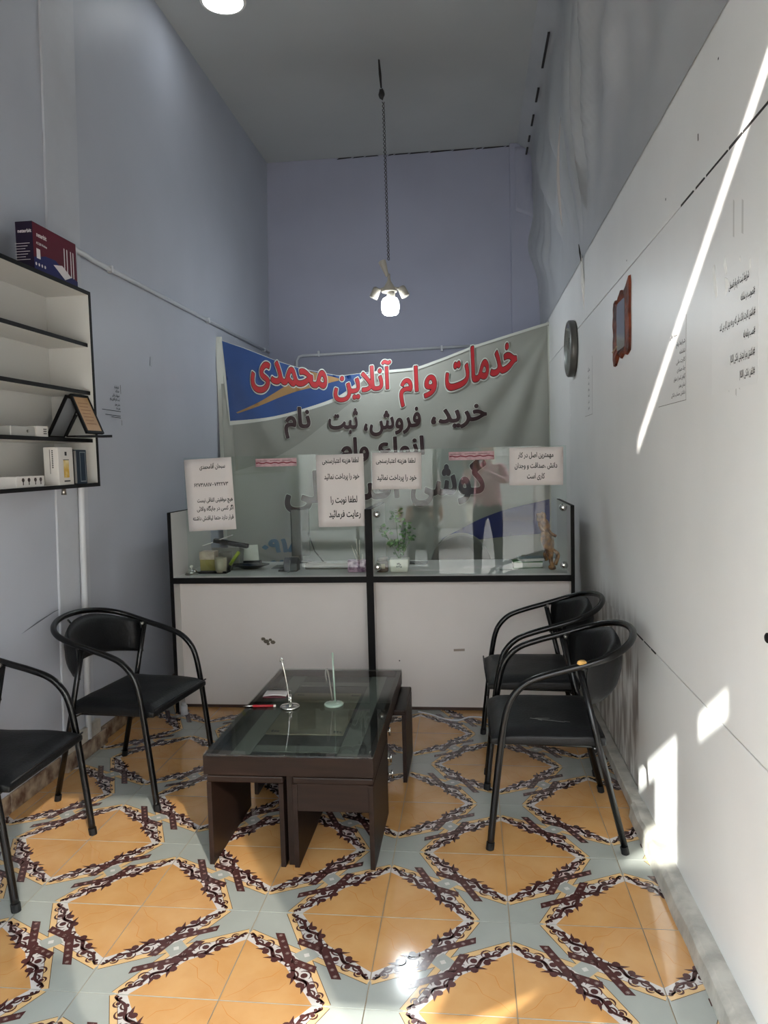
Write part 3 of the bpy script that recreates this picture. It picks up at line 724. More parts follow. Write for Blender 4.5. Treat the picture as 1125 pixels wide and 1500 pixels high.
# ---- things on the worktop
Z = ZW
t = thing('desk_bell', 'small round chrome desk bell at the left end of the counter', 'bell', (-1.715, 4.40, Z))
MB().lathe([(.040, 0), (.042, .004), (.040, .007), (.036, .009)], 28).build('base', STEEL, t, smooth=True)
MB().lathe([(.035, .009), (.033, .018), (.024, .028), (.008, .033), (.001, .034)], 28).build('dome', CHROME, t, smooth=True)
MB().lathe([(.003, .033), (.003, .042), (.008, .044), (.010, .050), (.007, .056), (.001, .058)], 16).build('button', mat('white_plastic', srgb(225, 222, 216), .35), t, smooth=True)
# stacked note boxes and tray
t = thing('note_box', 'small cream paper box with a yellow side at the counter left', 'box', (-1.655, 4.56, Z)); MB().box(-.05, .05, -.04, .04, 0, .075).build('body', mat('yellow_box', srgb(142, 128, 62), .6, noise_amt=.2), t, bevel=.002); MB().box(-.052, .045, -.041, .041, .075, .125).build('lid', mat('cream_print', srgb(188, 168, 150), .6, noise_amt=.3, nscale=30), t, bevel=.002)
t = thing('flat_tray', 'shallow black tray under the pen jars', 'tray', (-1.60, 4.47, Z)); MB().box(-.095, .095, -.045, .045, 0, .006).build('bottom', EDGE, t); MB().box(-.095, .095, -.046, -.042, .006, .014).build('rim', EDGE, t)
t = thing('paper_holder', 'grey card holder with papers leaning at the left wall end', 'holder', (-1.60, 4.72, Z)); MB().prism([(-.04, 0), (.04, 0), (.07, .11), (-.02, .13)], lambda a, b, d: (d, a, b), -.09, .10).build('body', mat('grey_card', srgb(120, 116, 110), .6), t, bevel=.002)
MB().box(-.11, .12, -.012, .03, .125, .15, T=Matrix.Rotation(.18, 4, 'Y') @ Matrix.Translation((0, 0, .02))).build('black_folder', EDGE, t)
MB().box(-.12, .09, -.01, .02, .15, .156, T=Matrix.Rotation(-.33, 4, 'Y') @ Matrix.Translation((.02, 0, .03))).build('loose_paper', PAPER, t)
t = thing('frosted_jar', 'frosted cream pen jar beside the yellow marker', 'jar', (-1.545, 4.45, Z+.006)); MB().lathe([(.032, 0), (.036, .04), (.037, .09), (.034, .092), (.032, .05), (.028, .008)], 24).build('cup', mat('cream_plastic', srgb(150, 140, 120), .5), t, smooth=True)
t = thing('smoked_jar', 'taller smoky pen cup behind the frosted jar', 'jar', (-1.553, 4.575, Z)); MB().lathe([(.040, 0), (.044, .06), (.045, .115), (.042, .115), (.038, .01)], 24).build('cup', mat('smoked_plastic', srgb(98, 92, 80), .35), t, smooth=True)
t = thing('marker_pen', 'yellow-green marker lying across the jars', 'marker', (-1.475, 4.50, Z)); MB().tube([(-.03, .01, .045), (.035, -.01, .125)], .011, 10).build('barrel', mat('lime_plastic', srgb(150, 165, 45), .4), t, smooth=True); MB().tube([(-.045, .015, .010), (-.03, .01, .045)], .009, 10).build('cap', EDGE, t, smooth=True)
t = thing('white_stand_card', 'small white card standing on a black foot', 'card', (-1.49, 4.86, Z)); MB().box(-.075, .07, -.003, .003, .02, .125, T=Matrix.Rotation(-.05, 4, 'Y')).build('card', mat('bright_card', srgb(215, 214, 206), .6), t); MB().box(-.08, .08, -.03, .03, 0, .020).build('foot', EDGE, t)
t = thing('shallow_dish', 'shallow black oval dish on the counter', 'dish', (-1.41, 4.62, Z)); MB().lathe([(.05, 0), (.095, .018), (.125, .026), (.128, .030), (.10, .024), (.05, .008)], 32, T=Matrix.Diagonal((1, .6, 1, 1))).build('bowl', mat('black_gloss', srgb(28, 30, 32), .15), t, smooth=True)
t = thing('paper_stack', 'small stack of dark printed sheets between dish and scanner', 'paper', (-1.22, 4.66, Z)); 
for k in range(3): MB().box(-.05+.006*k, .055+.004*k, -.05, .05, .004*k, .004*k+.003).build('sheet', mat('dark_print%d' % 0, srgb(72, 74, 70), .6), t)
t = thing('card_reader', 'small black card reader with a cable on the counter', 'device', (-1.115, 4.52, Z)); MB().prism([(-.04, 0), (.045, 0), (.035, .072), (.01, .085), (-.03, .05)], lambda a, b, d: (d, a, b), -.045, .045).build('body', mat('black_plastic', srgb(20, 20, 22), .35), t, bevel=.006)
MB().tube(bez([(.0, -.035, .07), (.004, -.055, .04), (.0, -.05, .004), (.0, -.10, .003)]), .0025, 6).build('cable', mat('grey_cable', srgb(120, 118, 112), .5), t, smooth=True); MB().box(-.075, -.045, -.04, .03, 0, .012).build('stub', mat('black_plastic', 0), t)
t = thing('keyboard_box', 'long flat grey box behind the glass left of the centre post', 'box', (-.88, 4.62, Z)); MB().box(-.16, .19, -.05, .05, 0, .036).build('body', mat('taupe_box', srgb(112, 104, 94), .5, noise_amt=.15), t, bevel=.003); MB().box(-.03, .16, -.044, .044, .036, .038).build('top_label', mat('label_grey', srgb(150, 146, 138), .5), t)
# monitor behind the counter, seen from the back
t = thing('computer_monitor', 'black computer monitor turned sideways behind the left glass', 'monitor', (-1.14, 4.90, Z), .25)
MB().box(-.062, .062, -.012, .012, .045, .36).build('screen_back', mat('black_plastic', 0), t, bevel=.005)
MB().box(-.012, .012, .0, .02, .01, .10).build('neck', mat('black_plastic', 0), t); MB().lathe([(.07, 0), (.07, .008), (.02, .014)], 24, (0, .01, 0)).build('foot', mat('black_plastic', 0), t, smooth=True)
MB().tube([(.05, -.02, .20), (.09, -.06, .08), (.15, -.12, .004)], .004, 6).build('cable', EDGE, t, smooth=True)
# pink floral box with sticks
t = thing('tissue_box', 'pink and purple flowered box right beside the centre post', 'box', (-.695, 4.47, Z), .12)
mb = MB(); mb.box(-.055, .060, -.035, .035, 0, .07); mb.build('body', mat('pink_print', srgb(186, 150, 170), .6, col2=srgb(92, 48, 84), nscale=36, ndet=2), t, bevel=.003)
for k, (dx, dz) in enumerate(((-.03, .16), (.0, .20), (.02, .19), (-.01, .13), (.035, .10))): MB().tube([(.0+.008*k, 0, .068), (dx, .01*k, dz)], .0022, 6).build('stick', mat('pale_stick', srgb(214, 204, 190), .6), t, smooth=True)
# glass jar
t = thing('brown_jar', 'small brown-lidded glass jar left of the potted plant', 'jar', (-.537, 4.46, Z))
MB().lathe([(.034, 0), (.037, .01), (.037, .06), (.030, .068)], 24).build('body', mat('brown_glass', srgb(104, 84, 72), .15), t, smooth=True); MB().lathe([(.033, .068), (.034, .085), (.030, .088)], 24).build('lid', mat('taupe_lid', srgb(120, 104, 94), .4), t, smooth=True)
MB().box(-.02, .02, -.0385, -.0365, .022, .05).build('jar_label', mat('cream_label', srgb(176, 164, 140), .6), t)
# plant
t = thing('potted_plant', 'small leafy green plant in a white square pot behind the glass', 'plant', (-.433, 4.47, Z))
pt = MB().prism([(-.052, 0), (.052, 0), (.060, .078), (-.060, .078)], lambda a, b, d: (a, d, b), -.048, .048).build('pot', mat('white_ceramic', srgb(206, 200, 188), .4), t, bevel=.006)
mb = MB()
for px, pz in ((-.008, .05), (.008, .045), (0, .036), (-.012, .034), (.012, .032), (0, .052)): mb.prism([(px+.006*math.cos(k*PI/3), pz+.006*math.sin(k*PI/3)) for k in range(6)], lambda a, b, d: (a, -.0486-d, b), 0, .0006)
mb.build('motif', mat('grey_motif', srgb(80, 78, 72), .7), pt)
MB().box(-.045, .045, -.04, .04, .070, .077).build('soil', mat('soil', srgb(48, 38, 30), .9), t)
random.seed(11); ST = mat('green_stem', srgb(60, 84, 40), .6); stems = MB(); tips = []
heads = [((-.018, 0, .335), .052), ((-.085, 0, .235), .045), ((.045, .01, .245), .052), ((-.01, 0, .175), .05), ((.012, -.01, .13), .046), ((-.05, .02, .17), .03), ((.07, 0, .20), .03)]
for (p, r) in heads: stems.tube(bez([(.0, 0, .07), (p[0]*.35, p[1], p[2]*.55), p]), .0022, 6)
stems.build('stem', ST, t, smooth=True)
LF = [mat('leaf_green', srgb(66, 112, 48), .5, noise_amt=.4, nscale=30), mat('leaf_light', srgb(98, 142, 74), .5, noise_amt=.3, nscale=30)]
for i in range(150):
    p, r = heads[i % len(heads)]; v = Vector((random.gauss(0, 1), random.gauss(0, 1), random.gauss(0, 1))).normalized()*r*random.uniform(.35, 1)
    c = Vector(p)+v; R = Matrix.Rotation(random.uniform(0, 6.3), 3, 'Z') @ Matrix.Rotation(random.uniform(-.9, .9), 3, 'X') @ Matrix.Rotation(random.uniform(-.9, .9), 3, 'Y'); L = random.uniform(.010, .018)
    pts = [(0, -L, 0), (L*.7, -L*.4, .002), (L*.8, L*.3, .003), (L*.3, L*.55, 0), (0, L, .002), (-L*.3, L*.55, 0), (-L*.8, L*.3, .003), (-L*.7, -L*.4, .002), (0, 0, -.003)]
    MB().add([c+R @ Vector(q) for q in pts], [(8, k, (k+1) % 8) for k in range(8)]).build('leaf', LF[i % 2], t)
t = thing('flat_phone', 'flat dark phone lying on the counter right of the plant', 'phone', (-.36, 4.78, Z)); MB().box(-.085, .075, -.045, .045, 0, .012).build('body', mat('black_gloss', 0), t, bevel=.004); MB().box(-.075, .065, -.038, .038, .012, .0125).build('screen', mat('dark_screen', srgb(12, 14, 16), .08), t)
# right end: carved figure, books, papers
t = thing('carved_figure', 'golden brown carved figurine at the right end of the counter', 'figurine', (.475, 4.47, Z))
GOLD = mat('gilded_wood', srgb(150, 100, 48), .4, col2=srgb(78, 44, 24), nscale=34, bump=.6, bscale=70)
MB().lathe([(.012, 0), (.022, .006), (.022, .02), (.012, .03), (.014, .07), (.024, .10), (.036, .15), (.040, .18), (.032, .215), (.022, .235), (.030, .26), (.024, .29), (.012, .305), (.018, .318), (.014, .335), (.003, .345)], 20, T=Matrix.Shear('XY', 4, (-.16, 0)) @ Matrix.Diagonal((1, .8, 1, 1))).build('torso', GOLD, t, smooth=True)
for (a, r) in ((((-.02, 0, .21), (-.066, -.01, .25), (-.075, 0, .29)), .011), (((-.01, 0, .13), (-.045, -.02, .10), (-.035, 0, .06)), .012), (((.0, 0, .12), (.03, -.01, .09), (.016, 0, .03)), .012), (((-.03, 0, .25), (-.01, -.02, .22), (.02, -.02, .20)), .009)):
    MB().tube(bez(a), r, 8).build('limb', GOLD, t, smooth=True)
MB().prism([(-.09, .335), (-.04, .34), (-.05, .30), (-.07, .27), (-.088, .29)], lambda a, b, d: (a, d, b), -.008, .008).build('crest', GOLD, t, bevel=.003)
g = 'books and papers at the right end of the counter'
t = thing('book', 'thick book with a green cover on the counter', 'book', (.335, 4.60, Z), .05, g); MB().box(-.085, .085, -.06, .06, .003, .034).build('pages', PAPER, t); mb = MB(); mb.box(-.088, .088, -.063, .063, .034, .038); mb.box(-.088, .088, -.063, .063, 0, .003); mb.build('cover', mat('green_cover', srgb(60, 110, 50), .5), t)
t = thing('book', 'grey book leaning on the green one beside the figurine', 'book', (.36, 4.60, Z+.038), .25, g); MB().box(-.07, .07, -.05, .05, .002, .018).build('pages', PAPER, t); mb = MB(); mb.box(-.073, .073, -.052, .052, .018, .021); mb.box(-.073, .073, -.052, .052, 0, .002); mb.build('cover', mat('slate_cover', srgb(92, 104, 108), .5), t)
t = thing('paper_sheet', 'white sheet lying flat left of the green book', 'paper', (.10, 4.60, Z), -.06, g); MB().grid(6, 4, lambda u, v: (-.15+.30*u, -.05+.10*v, .001+.004*u*v)).build('sheet', PAPER, t, solid=.0008)
t = thing('paper_sheet', 'white paper with a dark stamp in front of the green book', 'paper', (.21, 4.475, Z), .04, g); MB().box(-.07, .09, -.03, .03, 0, .0015).build('sheet', PAPER, t); MB().box(-.045, .03, -.02, .02, .0015, .002).build('stamp', mat('stamp_grey', srgb(90, 96, 96), .6), t)
t = thing('paper_sheet', 'thin sheet lying at the front of the right worktop', 'paper', (-.27, 4.49, Z), .02, g); MB().box(-.10, .10, -.03, .03, 0, .0012).build('sheet', PAPER, t)
# office chair back behind the counter
t = thing('office_chair', 'grey rounded office chair behind the right half of the counter', 'chair', (-.08, 5.60, 0))
OC = mat('grey_fabric', srgb(92, 92, 86), .8)
MB().prism([(.235*math.cos(PI*k/16)*1.0, .62+.32*math.sin(PI*k/16)**.8) for k in range(17)], lambda a, b, d: (a, d-.05*(a/.23)**2, b), -.03, .03).build('backrest', OC, t, bevel=.02)
MB().box(-.22, .22, -.03, .40, .44, .52).build('seat', OC, t, bevel=.03); MB().tube([(0, .2, .10), (0, .2, .44)], .025, 12).build('gas_post', CHROME, t, smooth=True)
MB().tube([(0, .02, .47), (0, .0, .64)], .018, 8).build('spine', EDGE, t)
for k in range(5):
    a = 2*PI*k/5; l = MB().tube([(0, .2, .10), (.28*math.cos(a), .2+.28*math.sin(a), .065)], [.022, .014], 8).build('leg', EDGE, t); MB().lathe([(.03, -.012), (.03, .012)], 14, (.28*math.cos(a), .2+.28*math.sin(a), .03), Matrix.Rotation(PI/2, 4, 'X')).build('castor', EDGE, l)

# ================================================================== BANNER
BL = Vector((-1.955, 5.82)); BR = Vector((.68, 6.62)); BLn = (BR-BL).length; be = (BR-BL)/BLn; bn = Vector((be.y, -be.x))  # bn points to the room front
def top_z(u):
    K = [(0, 2.475), (.207, 2.405), (.42, 2.32), (.636, 2.25), (.952, 2.19), (1.196, 2.222), (1.484, 2.245), (1.6, 2.258), (1.836, 2.339), (2.076, 2.43), (2.439, 2.539), (2.77, 2.638)]
    for (a, b), (c, d) in zip(K, K[1:]):
        if u <= c: return b+(d-b)*(u-a)/(c-a)
    return K[-1][1]
def disp(u, z):
    dl = math.hypot(u, 2.5-z)+.05; dr = math.hypot(2.77-u, 2.66-z)+.05
    al = math.atan2(u+.02, 2.5-z); ar = math.atan2(2.79-u, 2.66-z)
    f = .024*math.sin(ar*19)*math.exp(-((ar-.45)/.5)**2)*min(1, dr*1.3)**2*math.exp(-dr*.35)
    f += .018*math.sin(al*15+1)*math.exp(-((al-.35)/.4)**2)*min(1, dl*1.2)**2*math.exp(-dl*.4)
    f += .03*math.sin(u*2.2+z)*.6+.012*math.sin(u*9+z*1.5)*max(0, 1.9-z)
    return f
def B(u, z, d):
    p = BL+be*u+bn*(disp(u, z)+d*1.3+.03); return (p.x, p.y, z)
bn_t = thing('shop_banner', 'large sagging grey and blue fabric banner strung across behind the counter', 'banner')
def cloth(u, v):
    U = BLn*u; zt = top_z(U); zb = .50; return B(U, zb+(zt-zb)*v, 0)
MB().grid(360, 150, cloth).build('cloth', mat('banner_grey', srgb(150, 151, 143), .55, noise_amt=.05, nscale=3), bn_t, smooth=True)
def drape_poly(name, poly, d, m):
    bm = bmesh.new(); vs = [bm.verts.new((a, b, 0)) for a, b in poly]; bm.faces.new(vs); bmesh.ops.triangulate(bm, faces=bm.faces[:])
    for ax, lo, hi, st in ((0, 0, 2.8, .03), (1, .5, 2.7, .05)):
        k = lo
        while k < hi:
            co = [0, 0, 0]; co[ax] = k; no = [0, 0, 0]; no[ax] = 1
            bmesh.ops.bisect_plane(bm, geom=bm.verts[:]+bm.edges[:]+bm.faces[:], plane_co=co, plane_no=no); k += st
    vv = [v.co.copy() for v in bm.verts]; bm.verts.index_update(); ff = [tuple(v.index for v in f.verts) for f in bm.faces]; bm.free()
    mb = MB(); mb.add([B(v.x, min(v.y, top_z(v.x)-.002), d) for v in vv], ff); return mb.build(name, m, bn_t, smooth=True)
def clean(poly, n=5):
    out = []
    for p in bez([(a, b, 0) for a, b in poly], n): out.append((p.x, p.y))
    return out
topl = [(u, top_z(u)-.002) for u in [.02+k*.04 for k in range(30)]]
BLU = mat('banner_blue', srgb(22, 64, 124), .5, noise_amt=.2, nscale=2)
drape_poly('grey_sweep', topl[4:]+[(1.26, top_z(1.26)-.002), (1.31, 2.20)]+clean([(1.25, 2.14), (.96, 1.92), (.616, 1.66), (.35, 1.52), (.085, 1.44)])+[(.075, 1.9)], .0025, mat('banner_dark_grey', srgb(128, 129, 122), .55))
drape_poly('white_rim', topl+[(1.20, 2.215)]+clean([(1.17, 2.175), (1.03, 2.065), (.90, 1.985), (.625, 1.90), (.349, 1.838), (.055, 1.805)])+[(.02, 2.2)], .004, mat('banner_white', srgb(196, 198, 190), .55))
drape_poly('blue_field', topl+[(1.19, 2.215)]+clean([(1.149, 2.19), (1.02, 2.085), (.89, 2.01), (.625, 1.924), (.349, 1.862), (.058, 1.838)])+[(.04, 2.2)], .0055, BLU)
drape_poly('gold_swoosh', clean([(.107, 1.905), (.27, 1.975), (.42, 2.06), (.52, 2.115), (.649, 2.13), (.655, 2.19), (.69, 2.232)], 4)+[(.72, 2.228)]+clean([(.80, 2.205), (.95, 2.165), (.88, 2.14), (.75, 2.105), (.60, 2.07), (.44, 2.015), (.28, 1.95), (.12, 1.898)], 4), .007, mat('banner_gold', srgb(160, 122, 72), .5, noise_amt=.3, nscale=5))
drape_poly('blue_swoosh', clean([(1.78, .815), (1.95, .90), (2.11, .975), (2.35, 1.045), (2.73, 1.125)])+[(2.735, .97), (2.72, .83)]+clean([(2.4, .815), (2.1, .80), (1.9, .80), (1.79, .808)]), .004, mat('banner_indigo', srgb(40, 48, 108), .5))
# hem and left flap
MB().grid(4, 40, lambda u, v: B(-.03+.05*u, .9+(2.50-.9)*v, -.012+.02*math.sin(v*9))).build('white_hem', mat('banner_white', 0), bn_t, smooth=True)
MB().grid(2, 40, lambda u, v: B(2.735+.035*u, .6+(2.60-.6)*v, .004)).build('white_hem', mat('banner_white', 0), bn_t, smooth=True)
MB().grid(100, 2, lambda u, v: B(BLn*u, top_z(BLn*u)-.020+.022*v, .0085 if BLn*u > 1.2 else .0035)).build('top_hem', mat('banner_white', 0), bn_t, smooth=True)
RED = mat('banner_red', srgb(166, 28, 36), .5); DK = mat('banner_maroon', srgb(44, 18, 22), .55); CY = mat('banner_cyan', srgb(20, 88, 120), .55)
def word(name, s, u0, u1, zb, em, m, bold, rise=0, layers=((0, 0),), curve=0):
    um = (u0+u1)/2
    for dl, (mm, bb, dd, nm) in enumerate(layers):
        vs, fs = glyphs(s, bb, False, .024, 3); ax = min(v.x for v in vs); bx = max(v.x for v in vs)
        if dl == 0: k = (u1-u0)/(bx-ax); base = (ax+bx)/2
        mb = MB(); mb.add([B(um+(v.x-base)*k, zb+v.y*em+rise*(v.x-base)*k, dd) for v in vs], fs)
        mb.build(name if nm is None else nm, mm, bn_t)
OUT = [(mat('banner_white', 0), .062, .009, 'letter_outline'), (DK, .036, .0115, 'letter_dark_outline'), (RED, .020, .014, None)]  # printed layers: white outer rim, dark outline, red face
for s, u0, u1, zb, em, rise in (('خدمات', 1.82, 2.46, 2.155, .40, .30), ('و', 1.635, 1.765, 2.085, .30, .16), ('ام', 1.43, 1.61, 2.055, .28, .12), ('آنلاین', .885, 1.385, 2.065, .27, .10), ('محمدی', .225, .85, 2.125, .36, -.10)):
    word('red_lettering', s, u0, u1, zb, em, RED, .04, rise, OUT)
PL = lambda b: [(mat('banner_white', 0), b+.014, .008, 'letter_outline'), (DK, b, .0115, None)]
for s, u0, u1, zb, em, rise in (('خرید،', 1.70, 2.19, 1.805, .23, .06), ('فروش،', 1.13, 1.62, 1.76, .22, .06), ('ثبت', .84, 1.09, 1.765, .22, .0), ('نام', .48, .70, 1.78, .22, -.02)):
    word('brown_lettering', s, u0, u1, zb, em, DK, .035, rise, PL(.034))
for s, u0, u1, zb, em in (('انواع', 1.24, 1.645, 1.535, .21), ('وام', .925, 1.175, 1.535, .21), ('گوشی', 1.51, 2.175, 1.20, .37), ('اقساطی', .46, 1.42, 1.18, .34)):
    word('brown_lettering', s, u0, u1, zb, em, DK, .035, .02, PL(.034))
for s, u0, u1, zb in (('۰۹۱۸', .27, .60, .775), ('۰۹۳۰', .27, .56, .60)):
    word('blue_numbers', s, u0, u1, zb, .145, CY, .04, 0, [(CY, .05, .008, None)])
MB().tube(bez([B(.145, .845, .01), B(.155, .80, .01), B(.185, .765, .01), B(.225, .75, .01)]), .010, 6).build('phone_sign', CY, bn_t, smooth=True)
MB().tube([(-1.99, 5.80, 2.50), tuple(B(.02, 2.46, .0))], .004, 6).build('tie_string', mat('white_string', srgb(190, 190, 186), .8), bn_t)
MB().tube([(.692, 6.64, 2.655), tuple(B(2.755, 2.625, .0))], .004, 6).build('tie_string', mat('white_string', 0), bn_t)

# ================================================================== PIPES, LAMPS
t = thing('conduit_pipe', 'thin white conduit running along the left wall above the shelf', 'pipe', (0, 0, 0), 0, 'white surface pipes')
xw = lambda z: XL(z)+.016
MB().tube([(xw(2.6)+.012, 3.30, 2.585), (xw(2.6)+.012, 3.72, 2.585), (xw(2.6), 3.80, 2.585), (xw(2.6), 7.28, 2.585)], .0135, 10).build('tube', PIPE, t, smooth=True)
for y in (4.0, 5.55, 7.1): MB().box(xw(2.6)-.014, xw(2.6)+.016, y-.010, y+.010, 2.565, 2.605).build('clip', PIPE, t, bevel=.003)
t = thing('conduit_pipe', 'vertical white pipe on the left wall below the shelf', 'pipe', (0, 0, 0), 0, 'white surface pipes')
MB().tube([(xw(.1)+.012, 3.60, .09), (xw(2.5)+.012, 3.60, 2.57)], .016, 10).build('tube', PIPE, t, smooth=True)
t = thing('conduit_pipe', 'horizontal white pipe across the back wall above the banner', 'pipe', (0, 0, 0), 0, 'white surface pipes')
MB().tube([(-1.685, YB-.02, 1.2), (-1.685, YB-.02, 2.50), (-1.66, YB-.02, 2.535), (-1.62, YB-.02, 2.545), (.40, YB-.02, 2.575)], .0135, 10).build('tube', PIPE, t, smooth=True)
for x in (-1.46, -.25): MB().box(x-.01, x+.01, YB-.036, YB+.001, 2.53, 2.585).build('clip', PIPE, t, bevel=.003)
t = thing('pipe_stub', 'short white pipe end rising from the floor at the counter corner', 'pipe', (-1.735, 4.235, 0)); MB().tube([(0, 0, 0), (0, 0, .055)], .020, 14).build('tube', PIPE, t, smooth=True); MB().tube([(0, 0, .055), (0, 0, .075)], [.016, .012], 14).build('cap', PIPE, t, smooth=True)

LX, LY = -.575, 5.65
t = thing('hanging_lamp', 'bare bulb in a porcelain multi-socket hanging on a twisted wire', 'lamp', (LX, LY, ZC))
mb = MB()
for ph in (0, PI):
    mb.tube([(.008*math.cos(a*.7+ph)-.010*(1-k/150), .008*math.sin(a*.7+ph), -.30-1.14*k/150) for k, a in ((k, k*1.15) for k in range(151))], .0028, 5)
mb.build('twisted_wire', mat('wire_brown', srgb(60, 54, 52), .6), t, smooth=True)
MB().tube([(-.034, 0, .0), (-.028, 0, -.10), (-.022, 0, -.20)], [.006, .010, .006], 8).build('ceiling_tail', CRACK, t, smooth=True)
lump('tape_knot', (-.020, 0, -.245), (.022, .022, .040), mat('insulating_tape', srgb(34, 32, 32), .5), t, 2)
POR = mat('porcelain', srgb(178, 172, 160), .3)
MB().lathe([(.012, 0), (.016, .03), (.026, .09), (.030, .115), (.026, .118)], 18, (-.012, 0, -1.555), Matrix.Rotation(-.32, 4, 'Y')).build('upper_cone', POR, t, smooth=True)
MB().lathe([(.010, 0), (.012, -.05), (.040, -.095), (.062, -.125), (.055, -.135)], 20, (0, 0, -1.54)).build('hub', POR, t, smooth=True)
MB().tube([(.016, -.02, -1.66), (.018, -.022, -1.725)], [.028, .026], 14).build('socket', POR, t, smooth=True)
for s in (-1, 1):
    T = Matrix.Rotation(s*.75, 4, 'Y'); MB().tube([(s*.03, 0, -1.64), (s*.085, 0, -1.655)], .008, 8).build('socket_arm', POR, t, smooth=True)
    MB().lathe([(.020, .03), (.030, .02), (.032, -.05), (.027, -.053)], 16, (s*.10, 0, -1.665), Matrix.Rotation(-s*.45, 4, 'Y')).build('socket', POR, t, smooth=True)
MB().lathe([(.022, 0), (.024, -.03), (.030, -.045)], 18, (.005, 0, -1.665)).build('bulb_collar', mat('white_plastic', 0), t, smooth=True)
bulb = MB().lathe([(.024, 0), (.052, -.012), (.066, -.04), (.067, -.085), (.060, -.118), (.044, -.132), (.01, -.136)], 28, (.005, 0, -1.708)).build('bulb', mat('bulb_glow', (.93, .98, 1, 1), emit=22), t, smooth=True)
point('bulb_light', (LX+.005, LY, ZC-1.90), 18, (.86, .95, 1), .06)
t = thing('ceiling_light', 'round white LED downlight flush in the ceiling at the top of the photo', 'lamp', (-1.497, 4.79, ZC))
MB().lathe([(.142, 0), (.146, -.006), (.140, -.012), (.136, -.012)], 40).build('rim', mat('white_plastic', 0), t, smooth=True)
MB().lathe([(.136, -.009), (.12, -.014), (.01, -.015)], 40).build('diffuser', mat('led_glow', (.92, .97, 1, 1), emit=14), t, smooth=True)

# ================================================================== WALL SHELF (left)
SX = -1.752; sy0, sy1 = 1.62, 3.385; z0, z1 = 1.41, 2.318; BX = XL(1.9)+.01
t = thing('wall_shelf', 'white wall shelf unit with black edging on the left wall', 'shelf', (BX, (sy0+sy1)/2, z0)); dx = SX-BX; hy = (sy1-sy0)/2; H = z1-z0
def edged(nm, x0, x1, ya, yb, za, zb, face):
    o = MB().box(x0, x1-.004, ya, yb, za, zb).build(nm, SHELFW, t)
    MB().box(x1-.004, x1, ya, yb, za-.0005, zb+.0005).build('edge_band', EDGE, o); return o
MB().box(0, .006, -hy, hy, 0, H).build('back_panel', SHELFW, t)
edged('top_board', .006, dx, -hy, hy, H-.016, H, 1); edged('bottom_board', .006, dx, -hy, hy, 0, .016, 1)
edged('end_panel', .006, dx, hy-.016, hy, .016, H-.016, 1); edged('end_panel', .006, dx, -hy, -hy+.016, .016, H-.016, 1)
for z in (1.633, 1.856, 2.079): edged('shelf_board', .006, dx-.018, -hy+.016, hy-.016, z-z0-.016, z-z0, 1)
MB().tube([(dx-.06, hy-.22, 0), (dx-.06, hy-.22, -.03)], [.008, .012], 10).build('hook', STEEL, t, smooth=True)
# router box
t = thing('router_box', 'maroon and blue router carton standing on top of the wall shelf', 'box', (-1.825, 3.165, z1))
MX = MB().box(-.030, .045, -.185, .160, 0, .205).build('carton', mat('maroon_carton', srgb(84, 22, 38), .6, spec=.15), t, bevel=.002)
def rf(a, b, d): return (.045+d, a, b)
def rs(a, b, d): return (a, -.185-d, b)
mb = MB(); mb.prism([(-.185, 0), (.160, 0), (.160, .035), (.06, .05), (-.02, .085), (-.10, .082), (-.185, .06)], rf, .0003, .0008); mb.build('blue_print', mat('carton_blue', srgb(30, 32, 84), .6, spec=.15), MX)
mb = MB(); mb.prism([(-.030, 0), (.045, 0), (.045, .205), (-.030, .205)], rs, .0003, .0008); mb.build('dark_side', mat('carton_dark', srgb(36, 28, 46), .6, spec=.15), MX)
WP = mat('white_print', srgb(206, 198, 200), .6)
mb = MB(); write(mb, 'neterbit', -.160, -.085, .150, h=.026, f=rf, bold=.03, latin=True, d=.0012); write(mb, 'AC1200 Wireless', -.165, -.085, .118, h=.014, f=rf, bold=.02, latin=True, d=.0012)
write(mb, 'neterbit', -.020, .040, .160, h=.020, f=rs, bold=.03, latin=True, d=.0012)
for k in range(7): mb.prism([(-.035, .115-.011*k), (.03-.01*(k % 3), .115-.011*k), (.03-.01*(k % 3), .117-.011*k), (-.035, .117-.011*k)], rs, .0008, .0012)
for k in range(4): mb.prism([(-.172+.022*k+.006*math.cos(j*PI/3), .035+.007*math.sin(j*PI/3)) for j in range(6)], rf, .0008, .0012)
mb.prism([(-.165, .06), (-.138, .06), (-.138, .10), (-.165, .10)], rf, .0008, .0012)
for a in (.045, .068, .10, .12): mb.prism([(a+.004, .04), (a+.010, .04), (a+.012, .155-.0*a), (a+.006, .157)], rf, .0008, .0014)
mb.prism([(-.04, .062), (.03, .075), (.105, .040), (.05, .018)], rf, .0014, .002)
mb.build('carton_print', WP, MX)
# frames on the shelf (fourth board)
zs = 1.633; fg = 'picture frames on the wall shelf'
GC = mat('gold_certificate', srgb(176, 134, 84), .5, noise_amt=.15, nscale=12); PALE = mat('pale_backing', srgb(140, 144, 150), .4)
def frame(label, P0, A, Bv, m, th=.012, fb=.012):
    t = thing('picture_frame', label, 'picture frame', P0, 0, fg); A = Vector(A); Bv = Vector(Bv); a = A.length; b = Bv.length; ea = A/a; eb = Bv/b; n = ea.cross(eb).normalized()
    F = lambda p, q, d: tuple(ea*p+eb*q+n*d)
    mb = MB()
    for (a0, a1, s0, s1) in ((0, a, 0, fb), (0, a, b-fb, b), (0, fb, fb, b-fb), (a-fb, a, fb, b-fb)): mb.prism([(a0, s0), (a1, s0), (a1, s1), (a0, s1)], F, -th/2, th/2)
    mb.build('frame', EDGE, t); MB().prism([(fb, fb), (a-fb, fb), (a-fb, b-fb), (fb, b-fb)], F, -.003, .0045).build('sheet', m, t); return t, F, a, b
